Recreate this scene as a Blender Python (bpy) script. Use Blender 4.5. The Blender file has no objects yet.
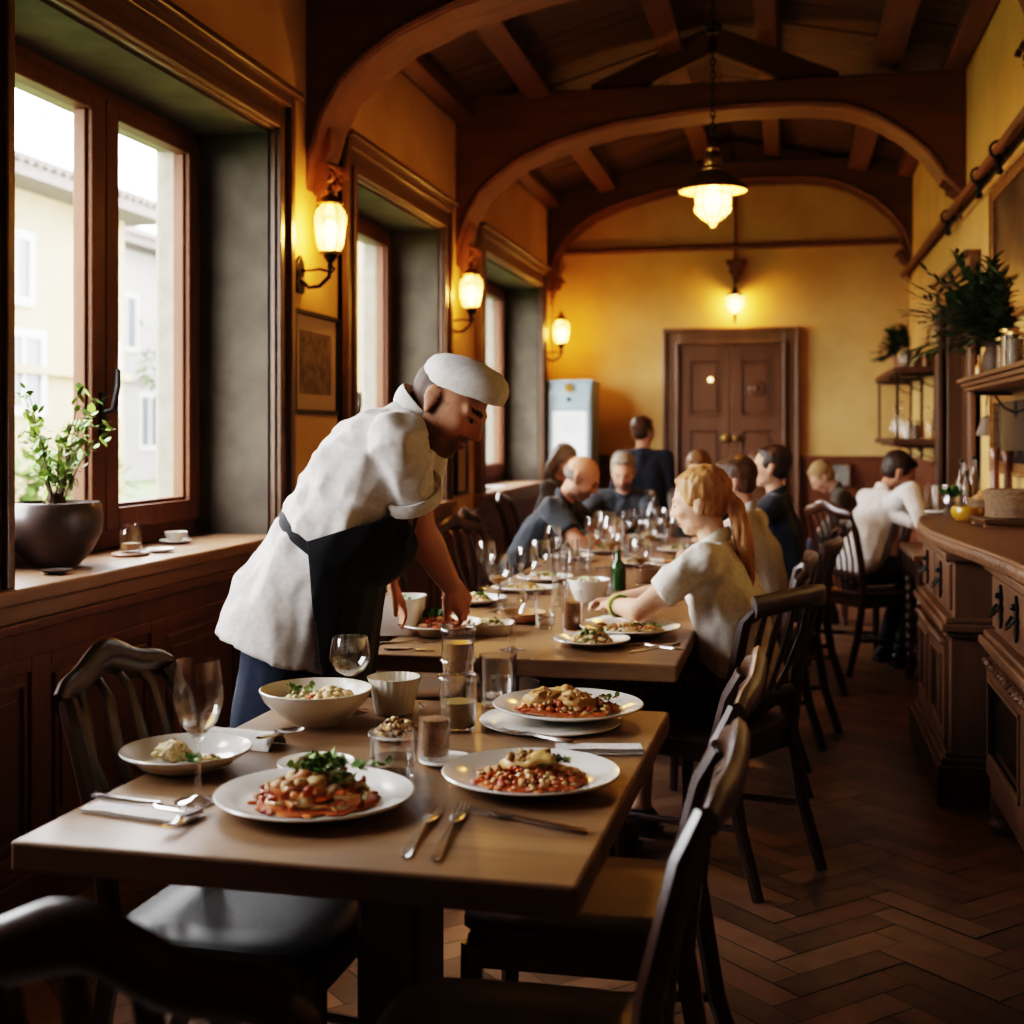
import bpy, math, random
from mathutils import Vector, Matrix, noise, Quaternion
V = Vector
PI = math.pi
rnd = random.Random(7)
SC = bpy.context.scene
COL = SC.collection
Z3 = V((0, 0, 1))

# ---------------------------------------------------------------- camera frame of the place
FPX, EYE = 1300.0, 1.38
TH = math.atan(273 / FPX)
CT, ST = math.cos(TH), math.sin(TH)
def ray(px, py):
    u = (px - 512) / FPX
    return V((CT * u - ST, ST * u + CT, (432 - py) / FPX))
def onz(px, py, z):                       # the point of a level surface seen at a pixel
    r = ray(px, py); t = (z - EYE) / r.z
    return V((r.x * t, r.y * t, z))
def ony(px, py, y):
    r = ray(px, py); t = y / r.y
    return V((r.x * t, y, EYE + r.z * t))

# ---------------------------------------------------------------- mesh builder
def rotz(a): return Matrix.Rotation(a, 3, 'Z')
def frame_of(d, ref=Z3):
    d = d.normalized()
    s = d.cross(ref)
    if s.length < 1e-4: s = d.cross(V((1, 0, 0)))
    s.normalize()
    return s, s.cross(d).normalized()
class MB:
    def __init__(s): s.v, s.f, s.m = [], [], []
    def add(s, vs, fs, mi=0):
        b = len(s.v)
        s.v += [tuple(p) for p in vs]
        s.f += [tuple(i + b for i in f) for f in fs]
        s.m += [mi] * len(fs)
        return s
    def box(s, c, sz, R=None, mi=0, taper=1.0):
        c = V(c); hx, hy, hz = sz[0] / 2, sz[1] / 2, sz[2] / 2
        vs = []
        for z in (-hz, hz):
            k = taper if z > 0 else 1
            for x, y in ((-hx, -hy), (hx, -hy), (hx, hy), (-hx, hy)):
                p = V((x * k, y * k, z))
                vs.append(c + (R @ p if R else p))
        return s.add(vs, [(3, 2, 1, 0), (4, 5, 6, 7), (0, 1, 5, 4), (1, 2, 6, 5), (2, 3, 7, 6), (3, 0, 4, 7)], mi)
    def bb(s, x0, x1, y0, y1, z0, z1, mi=0):
        return s.box(((x0 + x1) / 2, (y0 + y1) / 2, (z0 + z1) / 2), (abs(x1 - x0), abs(y1 - y0), abs(z1 - z0)), None, mi)
    def bar(s, p0, p1, w, h, ref=Z3, mi=0):
        p0, p1 = V(p0), V(p1); a, b = frame_of(p1 - p0, ref); a = a * w / 2; b = b * h / 2
        vs = [p + i * a + j * b for p in (p0, p1) for i, j in ((-1, -1), (1, -1), (1, 1), (-1, 1))]
        return s.add(vs, [(0, 1, 2, 3), (7, 6, 5, 4), (4, 5, 1, 0), (5, 6, 2, 1), (6, 7, 3, 2), (7, 4, 0, 3)], mi)
    def sweep(s, pts, rad, n=8, ref=Z3, closed=False, mi=0, sq=False):
        pts = [V(p) for p in pts]; N = len(pts)
        if not isinstance(rad, list): rad = [rad] * N
        vs, fs = [], []
        for i, p in enumerate(pts):
            a = pts[(i - 1) % N] if (closed or i > 0) else p
            b = pts[(i + 1) % N] if (closed or i < N - 1) else p
            sd, up = frame_of(b - a, ref)
            r = rad[i]; ra, rb = (r if isinstance(r, tuple) else (r, r))
            for k in range(n):
                t = 2 * PI * (k + .5) / n
                ca, sa = math.cos(t), math.sin(t)
                if sq:
                    q = max(abs(ca), abs(sa)); e = .75
                    ca, sa = ca / q * (1 if abs(ca) < abs(sa) else 1), sa / q
                    if abs(ca) > .99 and abs(sa) > .99: ca *= .97; sa *= .97
                vs.append(p + sd * ra * ca + up * rb * sa)
        for i in range(N if closed else N - 1):
            for k in range(n):
                k2 = (k + 1) % n; j = (i + 1) % N
                fs.append((i * n + k, i * n + k2, j * n + k2, j * n + k))
        if not closed:
            fs.append(tuple(reversed(range(n)))); fs.append(tuple((N - 1) * n + k for k in range(n)))
        return s.add(vs, fs, mi)
    def lathe(s, prof, n=24, c=(0, 0, 0), M=None, sx=1, sy=1, mi=0, fl=None):
        c = V(c); vs, fs, rows = [], [], []
        for r, z in prof:
            if r < 1e-6:
                rows.append([len(vs)]); p = V((0, 0, z)); vs.append(c + (M @ p if M else p))
            else:
                row = []
                for k in range(n):
                    t = 2 * PI * k / n
                    q = r * (fl(k, n) if fl else 1)
                    p = V((q * math.cos(t) * sx, q * math.sin(t) * sy, z))
                    row.append(len(vs)); vs.append(c + (M @ p if M else p))
                rows.append(row)
        for a, b in zip(rows, rows[1:]):
            for k in range(n):
                k2 = (k + 1) % n
                if len(a) == 1 and len(b) == 1: continue
                if len(a) == 1: fs.append((a[0], b[k2], b[k]))
                elif len(b) == 1: fs.append((a[k], a[k2], b[0]))
                else: fs.append((a[k], a[k2], b[k2], b[k]))
        return s.add(vs, fs, mi)
    def prism(s, poly, z0, z1, fn=None, mi=0):
        fn = fn or (lambda a, b, h: V((a, b, h)))
        n = len(poly)
        vs = [fn(a, b, z0) for a, b in poly] + [fn(a, b, z1) for a, b in poly]
        fs = [tuple(reversed(range(n))), tuple(range(n, 2 * n))]
        fs += [(i, (i + 1) % n, n + (i + 1) % n, n + i) for i in range(n)]
        return s.add(vs, fs, mi)
    def ell(s, c, r, M=None, n=14, m=9, mi=0):
        if not hasattr(r, '__len__'): r = (r, r, r)
        c = V(c); vs, fs = [], []
        vs.append(c + (M @ V((0, 0, -r[2])) if M else V((0, 0, -r[2]))))
        for i in range(1, m):
            a = -PI / 2 + PI * i / m
            for k in range(n):
                t = 2 * PI * k / n
                p = V((r[0] * math.cos(a) * math.cos(t), r[1] * math.cos(a) * math.sin(t), r[2] * math.sin(a)))
                vs.append(c + (M @ p if M else p))
        vs.append(c + (M @ V((0, 0, r[2])) if M else V((0, 0, r[2]))))
        L = len(vs) - 1
        for k in range(n):
            k2 = (k + 1) % n
            fs.append((0, 1 + k2, 1 + k)); fs.append((L, L - n + k, L - n + k2))
            for i in range(m - 2):
                a = 1 + i * n
                fs.append((a + k, a + k2, a + n + k2, a + n + k))
        return s.add(vs, fs, mi)
    def cap(s, p0, r0, p1, r1, n=14, flat0=False, flat1=False, mi=0):      # tapered capsule
        p0, p1 = V(p0), V(p1); d = (p1 - p0)
        if d.length < 1e-5: return s.ell(p0, max(r0, r1), mi=mi)
        d.normalize(); pts, rad = [], []
        H = (0, .35, .65, .86, .97)
        if not flat0:
            for h in reversed(H): pts.append(p0 - d * r0 * h); rad.append(max(r0 * math.sqrt(1 - h * h), 1e-4))
        else: pts.append(p0); rad.append(r0)
        if not flat1:
            for h in H: pts.append(p1 + d * r1 * h); rad.append(max(r1 * math.sqrt(1 - h * h), 1e-4))
        else: pts.append(p1); rad.append(r1)
        return s.sweep(pts, rad, n, mi=mi)
    def chain(s, pts, rad, n=14):
        for i in range(len(pts) - 1): s.cap(pts[i], rad[i], pts[i + 1], rad[i + 1], n)
        return s
    def blob(s, c, r, amp=.25, freq=6, seed=0, n=12, m=8, mi=0, M=None):
        b = len(s.v); s.ell(c, r, M, n, m, mi)
        c = V(c); o = V((seed * 3.7, seed * 1.3, seed * 2.1))
        for i in range(b, len(s.v)):
            p = V(s.v[i]); q = noise.noise(p * freq / max(.001, max(r) if hasattr(r, '__len__') else r) * .3 + o)
            s.v[i] = tuple(c + (p - c) * (1 + amp * q))
        return s
    def mesh(s, name='m'):
        me = bpy.data.meshes.new(name); me.from_pydata(s.v, [], s.f); me.update()
        return me
def obj(name, mb, mat=None, parent=None, smooth=35, bevel=0, seg=2, loc=None):
    me = mb.mesh(name) if isinstance(mb, MB) else mb
    me.name = name
    for m in (mat if isinstance(mat, (list, tuple)) else [mat]):
        if m: me.materials.append(m)
    if isinstance(mb, MB) and any(mb.m): me.polygons.foreach_set('material_index', mb.m)
    if smooth:
        me.shade_smooth()
        if smooth < 180: me.set_sharp_from_angle(angle=math.radians(smooth))
    o = bpy.data.objects.new(name, me); COL.objects.link(o)
    if parent: o.parent = parent
    if loc is not None: o.location = loc
    if bevel:
        b = o.modifiers.new('bevel', 'BEVEL'); b.width = bevel; b.segments = seg; b.limit_method = 'ANGLE'; b.angle_limit = .6
    return o
def tag(o, label, cat, group=None, kind=None):
    o['label'] = label; o['category'] = cat
    if group: o['group'] = group
    if kind: o['kind'] = kind
    return o
def thing(name, label, cat, loc=(0, 0, 0), rz=0, group=None):
    o = bpy.data.objects.new(name, None); COL.objects.link(o); o.empty_display_size = .05
    o.location = loc; o.rotation_euler = (0, 0, rz)
    return tag(o, label, cat, group)
def struct(name, mb, mat, parent=None, **k):
    o = obj(name, mb, mat, parent, **k)
    if not parent: o['kind'] = 'structure'
    return o
def dup(root, loc, rz=0, label=None, group=None, scale=None):
    r = root.copy(); COL.objects.link(r); r.location = loc; r.rotation_euler = (0, 0, rz)
    if label: r['label'] = label
    if group: r['group'] = group
    if scale: r.scale = (scale,) * 3 if not hasattr(scale, '__len__') else scale
    for ch in list(root.children):
        c = ch.copy(); COL.objects.link(c); c.parent = r
        for g in list(ch.children):
            d = g.copy(); COL.objects.link(d); d.parent = c
    return r
def remesh(mb, vox, smooth=3, fac=.5):
    me = mb.mesh('tmp'); t = bpy.data.objects.new('tmp', me); COL.objects.link(t)
    m = t.modifiers.new('r', 'REMESH'); m.mode = 'VOXEL'; m.voxel_size = vox
    if smooth:
        k = t.modifiers.new('s', 'SMOOTH'); k.iterations = smooth; k.factor = fac
    dg = bpy.context.evaluated_depsgraph_get()
    out = bpy.data.meshes.new_from_object(t.evaluated_get(dg))
    bpy.data.objects.remove(t); bpy.data.meshes.remove(me)
    return out
def paint(me, fn):                                   # a colour per vertex, from where the vertex lies on the thing
    a = me.color_attributes.new('tint', 'FLOAT_COLOR', 'POINT')
    buf = []
    for v in me.vertices: c = fn(v.co); buf += [c[0], c[1], c[2], 1]
    a.data.foreach_set('color', buf)
def fold(me, amp, freq, stretch=(1, 1, 1), seed=0, where=None, ridge=False):     # cloth folds pushed along the normals
    o = V((seed * 5.1, seed * 2.3, seed)); S = V(stretch)
    ns = [v.normal.copy() for v in me.vertices]
    for v, n in zip(me.vertices, ns):
        p = V((v.co.x * S.x, v.co.y * S.y, v.co.z * S.z)) * freq + o
        k = where(v.co) if where else 1
        q = noise.noise(p) + .5 * noise.noise(p * 2.1)
        if ridge: q = 1 - 3.2 * abs(noise.noise(p)) ** .8
        v.co += n * amp * k * q
    me.update()

# ---------------------------------------------------------------- materials
def nt(name):
    m = bpy.data.materials.new(name); m.use_nodes = True
    t = m.node_tree; b = t.nodes['Principled BSDF']
    return m, t, b
def nd(t, typ, **k):
    n = t.nodes.new(typ)
    for a, v in k.items():
        if a in n.bl_rna.properties: setattr(n, a, v)
        else: n.inputs[a.replace('_', ' ')].default_value = v
    return n
def coords(t, scale=(1, 1, 1), kind='Object'):
    tc = t.nodes.new('ShaderNodeTexCoord'); mp = t.nodes.new('ShaderNodeMapping')
    mp.inputs['Scale'].default_value = scale
    t.links.new(tc.outputs[kind], mp.inputs['Vector'])
    return mp.outputs['Vector']
def ramp(t, fac, stops):
    r = t.nodes.new('ShaderNodeValToRGB'); e = r.color_ramp.elements
    while len(e) < len(stops): e.new(.5)
    for k, (p, c) in zip(e, stops): k.position = p; k.color = (*c, 1)
    t.links.new(fac, r.inputs['Fac'])
    return r.outputs['Color']
def bump(t, b, h, strength=.3, dist=.01):
    n = nd(t, 'ShaderNodeBump'); n.inputs['Strength'].default_value = strength; n.inputs['Distance'].default_value = dist
    t.links.new(h, n.inputs['Height']); t.links.new(n.outputs['Normal'], b.inputs['Normal'])
def plain(name, c, rough=.5, metal=0, c2=None, scale=8, bmp=0, stretch=(1, 1, 1), spec=.5, dist=.004, detail=4, sheen=0, coat=0):
    m, t, b = nt(name)
    b.inputs['Roughness'].default_value = rough; b.inputs['Metallic'].default_value = metal
    b.inputs['Specular IOR Level'].default_value = spec
    if sheen: b.inputs['Sheen Weight'].default_value = sheen
    if coat: b.inputs['Coat Weight'].default_value = coat; b.inputs['Coat Roughness'].default_value = .15
    b.inputs['Base Color'].default_value = (*c, 1)
    if c2 or bmp:
        n = nd(t, 'ShaderNodeTexNoise'); n.inputs['Scale'].default_value = scale; n.inputs['Detail'].default_value = detail
        t.links.new(coords(t, stretch), n.inputs['Vector'])
        if c2: t.links.new(ramp(t, n.outputs['Fac'], [(.35, c), (.65, c2)]), b.inputs['Base Color'])
        if bmp: bump(t, b, n.outputs['Fac'], bmp, dist)
    return m
def wood(name, c1, c2, rough=.45, axis='z', scale=9, bmp=.25, coat=0, spec=.5):
    m, t, b = nt(name)
    st = {'x': (.12, 1, 1), 'y': (1, .12, 1), 'z': (1, 1, .12)}[axis]
    v = coords(t, st)
    n = nd(t, 'ShaderNodeTexNoise'); n.inputs['Scale'].default_value = scale * 2; n.inputs['Detail'].default_value = 8; n.inputs['Roughness'].default_value = .65; n.inputs['Distortion'].default_value = .6
    n2 = nd(t, 'ShaderNodeTexNoise'); n2.inputs['Scale'].default_value = scale * .5; n2.inputs['Detail'].default_value = 3
    t.links.new(v, n.inputs['Vector']); t.links.new(v, n2.inputs['Vector'])
    mx = nd(t, 'ShaderNodeMath', operation='MULTIPLY_ADD'); mx.inputs[1].default_value = .6
    t.links.new(n.outputs['Fac'], mx.inputs[0]); 
    m2 = nd(t, 'ShaderNodeMath', operation='MULTIPLY'); m2.inputs[1].default_value = .4
    t.links.new(n2.outputs['Fac'], m2.inputs[0]); t.links.new(m2.outputs[0], mx.inputs[2])
    t.links.new(ramp(t, mx.outputs[0], [(.3, c1), (.7, c2)]), b.inputs['Base Color'])
    b.inputs['Roughness'].default_value = rough; b.inputs['Specular IOR Level'].default_value = spec
    if coat: b.inputs['Coat Weight'].default_value = coat; b.inputs['Coat Roughness'].default_value = .2
    if bmp: bump(t, b, mx.outputs[0], bmp, .004)
    return m
def emit(name, c, s):
    m, t, b = nt(name); b.inputs['Base Color'].default_value = (*c, 1)
    b.inputs['Emission Color'].default_value = (*c, 1); b.inputs['Emission Strength'].default_value = s
    return m
def glass(name, tint=(1, 1, 1), frost=0.0, refl=.9, edge=.5, fr=1.45, body=.04):
    m = bpy.data.materials.new(name); m.use_nodes = True; t = m.node_tree; t.nodes.clear()
    out = t.nodes.new('ShaderNodeOutputMaterial')
    tr = nd(t, 'ShaderNodeBsdfTransparent'); tr.inputs['Color'].default_value = (*tint, 1)
    gl = nd(t, 'ShaderNodeBsdfGlossy'); gl.inputs['Roughness'].default_value = .03; gl.inputs['Color'].default_value = (refl,) * 3 + (1,)
    lw = nd(t, 'ShaderNodeLayerWeight'); lw.inputs['Blend'].default_value = edge
    mr = nd(t, 'ShaderNodeMath', operation='MULTIPLY_ADD'); mr.inputs[1].default_value = .75; mr.inputs[2].default_value = body
    pw = nd(t, 'ShaderNodeMath', operation='POWER'); pw.inputs[1].default_value = 1.7
    t.links.new(lw.outputs['Facing'], pw.inputs[0]); t.links.new(pw.outputs[0], mr.inputs[0])
    mx = t.nodes.new('ShaderNodeMixShader')
    t.links.new(mr.outputs[0], mx.inputs[0]); t.links.new(tr.outputs[0], mx.inputs[1]); t.links.new(gl.outputs[0], mx.inputs[2])
    last = mx
    if frost:
        df = nd(t, 'ShaderNodeBsdfTranslucent'); df.inputs['Color'].default_value = (*tint, 1)
        d2 = nd(t, 'ShaderNodeBsdfDiffuse'); d2.inputs['Color'].default_value = (*tint, 1)
        ad = t.nodes.new('ShaderNodeMixShader'); ad.inputs[0].default_value = .4
        t.links.new(df.outputs[0], ad.inputs[1]); t.links.new(d2.outputs[0], ad.inputs[2])
        m3 = t.nodes.new('ShaderNodeMixShader'); m3.inputs[0].default_value = frost
        t.links.new(mx.outputs[0], m3.inputs[1]); t.links.new(ad.outputs[0], m3.inputs[2]); last = m3
    t.links.new(last.outputs[0], out.inputs['Surface'])
    return m
def tinted(name, rough=.5, scale=60, bmp=.1, sss=0, var=.25, spec=.4, dist=.002):       # colour from the mesh's own 'tint', with mottling
    m, t, b = nt(name)
    a = nd(t, 'ShaderNodeAttribute', attribute_name='tint')
    n = nd(t, 'ShaderNodeTexNoise'); n.inputs['Scale'].default_value = scale; n.inputs['Detail'].default_value = 4
    t.links.new(coords(t), n.inputs['Vector'])
    mr = nd(t, 'ShaderNodeMapRange'); mr.inputs['To Min'].default_value = 1 - var; mr.inputs['To Max'].default_value = 1 + var
    t.links.new(n.outputs['Fac'], mr.inputs['Value'])
    mx = nd(t, 'ShaderNodeMix', data_type='RGBA', blend_type='MULTIPLY'); mx.inputs[0].default_value = 1
    t.links.new(a.outputs['Color'], mx.inputs[6]); t.links.new(mr.outputs[0], mx.inputs[7])
    t.links.new(mx.outputs[2], b.inputs['Base Color'])
    b.inputs['Roughness'].default_value = rough; b.inputs['Specular IOR Level'].default_value = spec
    if sss:
        b.inputs['Subsurface Weight'].default_value = sss; b.inputs['Subsurface Radius'].default_value = (.012, .004, .002); b.inputs['Subsurface Scale'].default_value = 1
    if bmp: bump(t, b, n.outputs['Fac'], bmp, dist)
    return m

M = {}
M['plaster'] = plain('ochre plaster', (.63, .415, .18), .85, c2=(.53, .335, .13), scale=2.2, bmp=.25, dist=.006, detail=8, spec=.2)
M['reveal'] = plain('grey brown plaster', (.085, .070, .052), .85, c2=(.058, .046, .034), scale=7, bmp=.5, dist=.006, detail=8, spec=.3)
M['stone'] = plain('exterior render', (.22, .19, .145), .9, c2=(.17, .145, .11), scale=14, bmp=.5, dist=.006)
M['trim'] = wood('brown window surround', (.07, .034, .016), (.15, .075, .035), .4, 'y', 8, .25, coat=.1)
M['trimz'] = wood('brown upright surround', (.07, .034, .016), (.15, .075, .035), .4, 'z', 8, .25, coat=.1)
M['sash'] = wood('chestnut window sash', (.07, .026, .012), (.145, .055, .024), .6, 'z', 9, .15, spec=.25)
M['panel'] = wood('red brown wainscot', (.098, .034, .016), (.185, .069, .031), .42, 'z', 7, .2, coat=.12)
M['sill'] = wood('worn sill wood', (.16, .08, .04), (.30, .17, .095), .45, 'y', 10, .35)
M['beam'] = wood('old beam oak', (.075, .026, .010), (.18, .064, .023), .55, 'x', 7, .5)
M['beamy'] = wood('old purlin oak', (.085, .030, .012), (.19, .070, .027), .6, 'y', 7, .5)
M['dark'] = wood('dark chair wood', (.016, .007, .004), (.042, .017, .009), .3, 'z', 10, .12, coat=.35)
M['chair'] = wood('polished brown chair wood', (.024, .008, .004), (.066, .022, .009), .32, 'z', 10, .12, coat=.3)
M['leather'] = plain('black leather', (.012, .010, .010), .42, bmp=.3, scale=60, dist=.002)
M['seat'] = wood('seat wood', (.035, .015, .007), (.08, .036, .016), .4, 'x', 8, .15)
M['door'] = wood('door wood', (.070, .029, .012), (.135, .058, .025), .45, 'z', 8, .25)
M['iron'] = plain('black iron', (.02, .018, .016), .45, .7, bmp=.2, scale=40)
M['brass'] = plain('old brass', (.35, .22, .08), .35, .9, c2=(.18, .10, .03), scale=20)
M['copper'] = plain('lamp copper', (.22, .10, .04), .4, .7, c2=(.12, .05, .02), scale=12)
M['steel'] = plain('cutlery steel', (.72, .70, .68), .2, 1)
M['china'] = plain('white china', (.80, .77, .71), .16, spec=.6, coat=.3)
M['cream'] = plain('cream china', (.74, .68, .57), .22, spec=.55)
M['linen'] = plain('white linen', (.74, .70, .66), .85, c2=(.62, .58, .54), scale=90, bmp=.3, dist=.001, sheen=.2)
M['glass'] = glass('clear glass', body=.06)
M['jarglass'] = glass('jar glass', refl=.12, body=.02)
M['pane'] = glass('window pane', refl=.6, edge=.2, body=.015)
M['water'] = glass('water', (.93, .95, .95), body=.08)
M['amber'] = plain('amber drink', (.40, .20, .05), .15, coat=.3)
M['lampglass'] = glass('lantern glass', (1, .80, .42), frost=.22, edge=.4)
def bulb_mat():                      # clear bulb: gives light and lets it through
    m = bpy.data.materials.new('warm bulb'); m.use_nodes = True; t = m.node_tree; t.nodes.clear()
    o = t.nodes.new('ShaderNodeOutputMaterial'); a = t.nodes.new('ShaderNodeAddShader'); e = nd(t, 'ShaderNodeEmission'); e.inputs['Color'].default_value = (1, .66, .24, 1); e.inputs['Strength'].default_value = 9
    t.links.new(nd(t, 'ShaderNodeBsdfTransparent').outputs[0], a.inputs[0]); t.links.new(e.outputs[0], a.inputs[1]); t.links.new(a.outputs[0], o.inputs['Surface'])
    return m
M['bulb'] = bulb_mat()
M['void'] = plain('painted passage shade', (.012, .007, .004), .9)
M['foliage'] = tinted('leaf green', .5, 30, 0, var=.3)
M['skin'] = tinted('skin', .58, 120, .12, sss=.12, var=.10, spec=.22)
M['hair'] = tinted('hair', .5, 160, .5, var=.35)
M['food'] = tinted('food', .42, 110, .5, var=.35, spec=.5, dist=.003)
M['soil'] = plain('potting soil', (.035, .02, .012), .95, c2=(.07, .04, .025), scale=60, bmp=.8)
M['pot'] = plain('brown glazed pot', (.045, .03, .024), .4, c2=(.07, .046, .036), scale=25, bmp=.25, coat=.15)
XL, XR, YE = -2.1, 1.065, 11.85
YB = -1.6
# ---------------------------------------------------------------- floor: herringbone blocks
def make_floor():
    mb = MB(); tints = []
    L, W, g = .38, .095, .002
    R = rotz(PI / 4)
    a0 = V((-.5, 5, 0))
    N = 92
    for i in range(-N * 2, N * 2):
        for j in range(-N, N):
            o = V((i * W + j * L, i * W - j * L, 0))
            for (x, y, w, h) in ((0, 0, L, W), (0, W, W, L)):
                c = R @ (o + V((x + w / 2, y + h / 2, 0))) + a0
                if not (XL - .4 < c.x < XR + .3 and YB - .2 < c.y < YE + .2): continue
                dz = rnd.uniform(-.0012, .0008)
                ps = [R @ (o + V((x + q * w + (g if q == 0 else -g), y + r * h + (g if r == 0 else -g), 0))) + a0 + V((0, 0, dz)) for q, r in ((0, 0), (1, 0), (1, 1), (0, 1))]
                mb.add(ps, [(0, 1, 2, 3)])
                k = rnd.uniform(.55, 1.15); tints += [(.205 * k, .112 * k * rnd.uniform(.92, 1.05), .062 * k)] * 4
    mb.add([(XL - .5, YB - .3, -.004), (XR + .4, YB - .3, -.004), (XR + .4, YE + .3, -.004), (XL - .5, YE + .3, -.004)], [(0, 1, 2, 3)])
    tints += [(.02, .012, .008)] * 4
    me = mb.mesh('floor')
    a = me.color_attributes.new('tint', 'FLOAT_COLOR', 'POINT')
    a.data.foreach_set('color', [q for c in tints for q in (*c, 1)])
    return me
M['floor'] = tinted('herringbone blocks', .36, 9, .25, var=.45, spec=.4, dist=.004)
f = obj('floor', make_floor(), M['floor'], smooth=0); f['kind'] = 'structure'

# ---------------------------------------------------------------- walls
WIN = [(3.20, 5.08), (6.1, 7.78), (8.9, 11.1), (1.45, 2.78)]
ZS, ZT = .955, 2.634
wl = MB()
ys = [YB] + [q for w in sorted(WIN) for q in w] + [YE]
for k in range(0, len(ys), 2): wl.bb(XL, XL - .46, ys[k], ys[k + 1], 0, 4.3)
for a, b in WIN:
    wl.bb(XL, XL - .46, a, b, 0, ZS - .04); wl.bb(XL, XL - .46, a, b, ZT, 4.3)
struct('wall_left', wl, M['plaster'], smooth=0)
wr = MB()
DR = (7.7, 9.15, 2.2)
wr.bb(XR, XR + .2, YB, DR[0], 0, 4.3); wr.bb(XR, XR + .2, DR[1], YE, 0, 4.3); wr.bb(XR, XR + .2, DR[0], DR[1], DR[2], 4.3)
struct('wall_right', wr, M['plaster'], smooth=0)
struct('wall_end', MB().bb(XL - .5, XR + .2, YE, YE + .2, 0, 4.3), M['plaster'], smooth=0)
struct('wall_back', MB().bb(XL - .5, XR + .2, YB - .2, YB, 0, 4.3), M['plaster'], smooth=0)

# ---------------------------------------------------------------- ceiling: boards on a low gable
RX, RZ, ZL, ZR = -.45, 3.98, 3.49, 3.66
def ceil_z(x): return ZL + (RZ - ZL) * (x - XL) / (RX - XL) if x < RX else ZR + (RZ - ZR) * (XR - x) / (XR - RX)
cb = MB(); y = YB - .2
while y < YE + .1:
    w = rnd.uniform(.15, .21)
    for xa, xb in ((XL - .5, RX), (RX, XR + .2)):
        dz = rnd.uniform(0, .012)
        za, zb = ceil_z(xa) + dz, ceil_z(xb) + dz
        cb.add([(xa, y, za), (xb, y, zb), (xb, y + w - .006, zb), (xa, y + w - .006, za), (xa, y, za + .03), (xb, y, zb + .03), (xb, y + w - .006, zb + .03), (xa, y + w - .006, za + .03)],
               [(3, 2, 1, 0), (4, 5, 6, 7), (0, 1, 5, 4), (1, 2, 6, 5), (2, 3, 7, 6), (3, 0, 4, 7)])
    y += w
cb.add([(XL - .6, YB - .4, ZL + .06 - .15), (RX, YB - .4, RZ + .1), (RX, YE + .3, RZ + .1), (XL - .6, YE + .3, ZL + .06 - .15)], [(0, 1, 2, 3)])
cb.add([(RX, YB - .4, RZ + .1), (XR + .4, YB - .4, ZR + .04), (XR + .4, YE + .3, ZR + .04), (RX, YE + .3, RZ + .1)], [(0, 1, 2, 3)])
M['boards'] = wood('ceiling boards', (.045, .018, .008), (.125, .055, .024), .6, 'x', 5, .5)
struct('ceiling', cb, M['boards'], smooth=0)
# purlins along the room, on the slopes
n = 0
for x, w in ((-1.56, .15), (-.72, .15), (-.10, .13), (.62, .17), (XL + .06, .12), (XR - .06, .12)):
    n += 1
    s = (RZ - ZL) / (RX - XL) if x < RX else -(RZ - ZR) / (XR - RX)
    p = MB().box((x, (YB + YE) / 2, ceil_z(x) - .06), (w, YE - YB, .125), Matrix.Rotation(-math.atan(s), 3, 'Y'))
    struct('trim_%d' % n, p, M['beamy'], smooth=0, bevel=.008)
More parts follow.
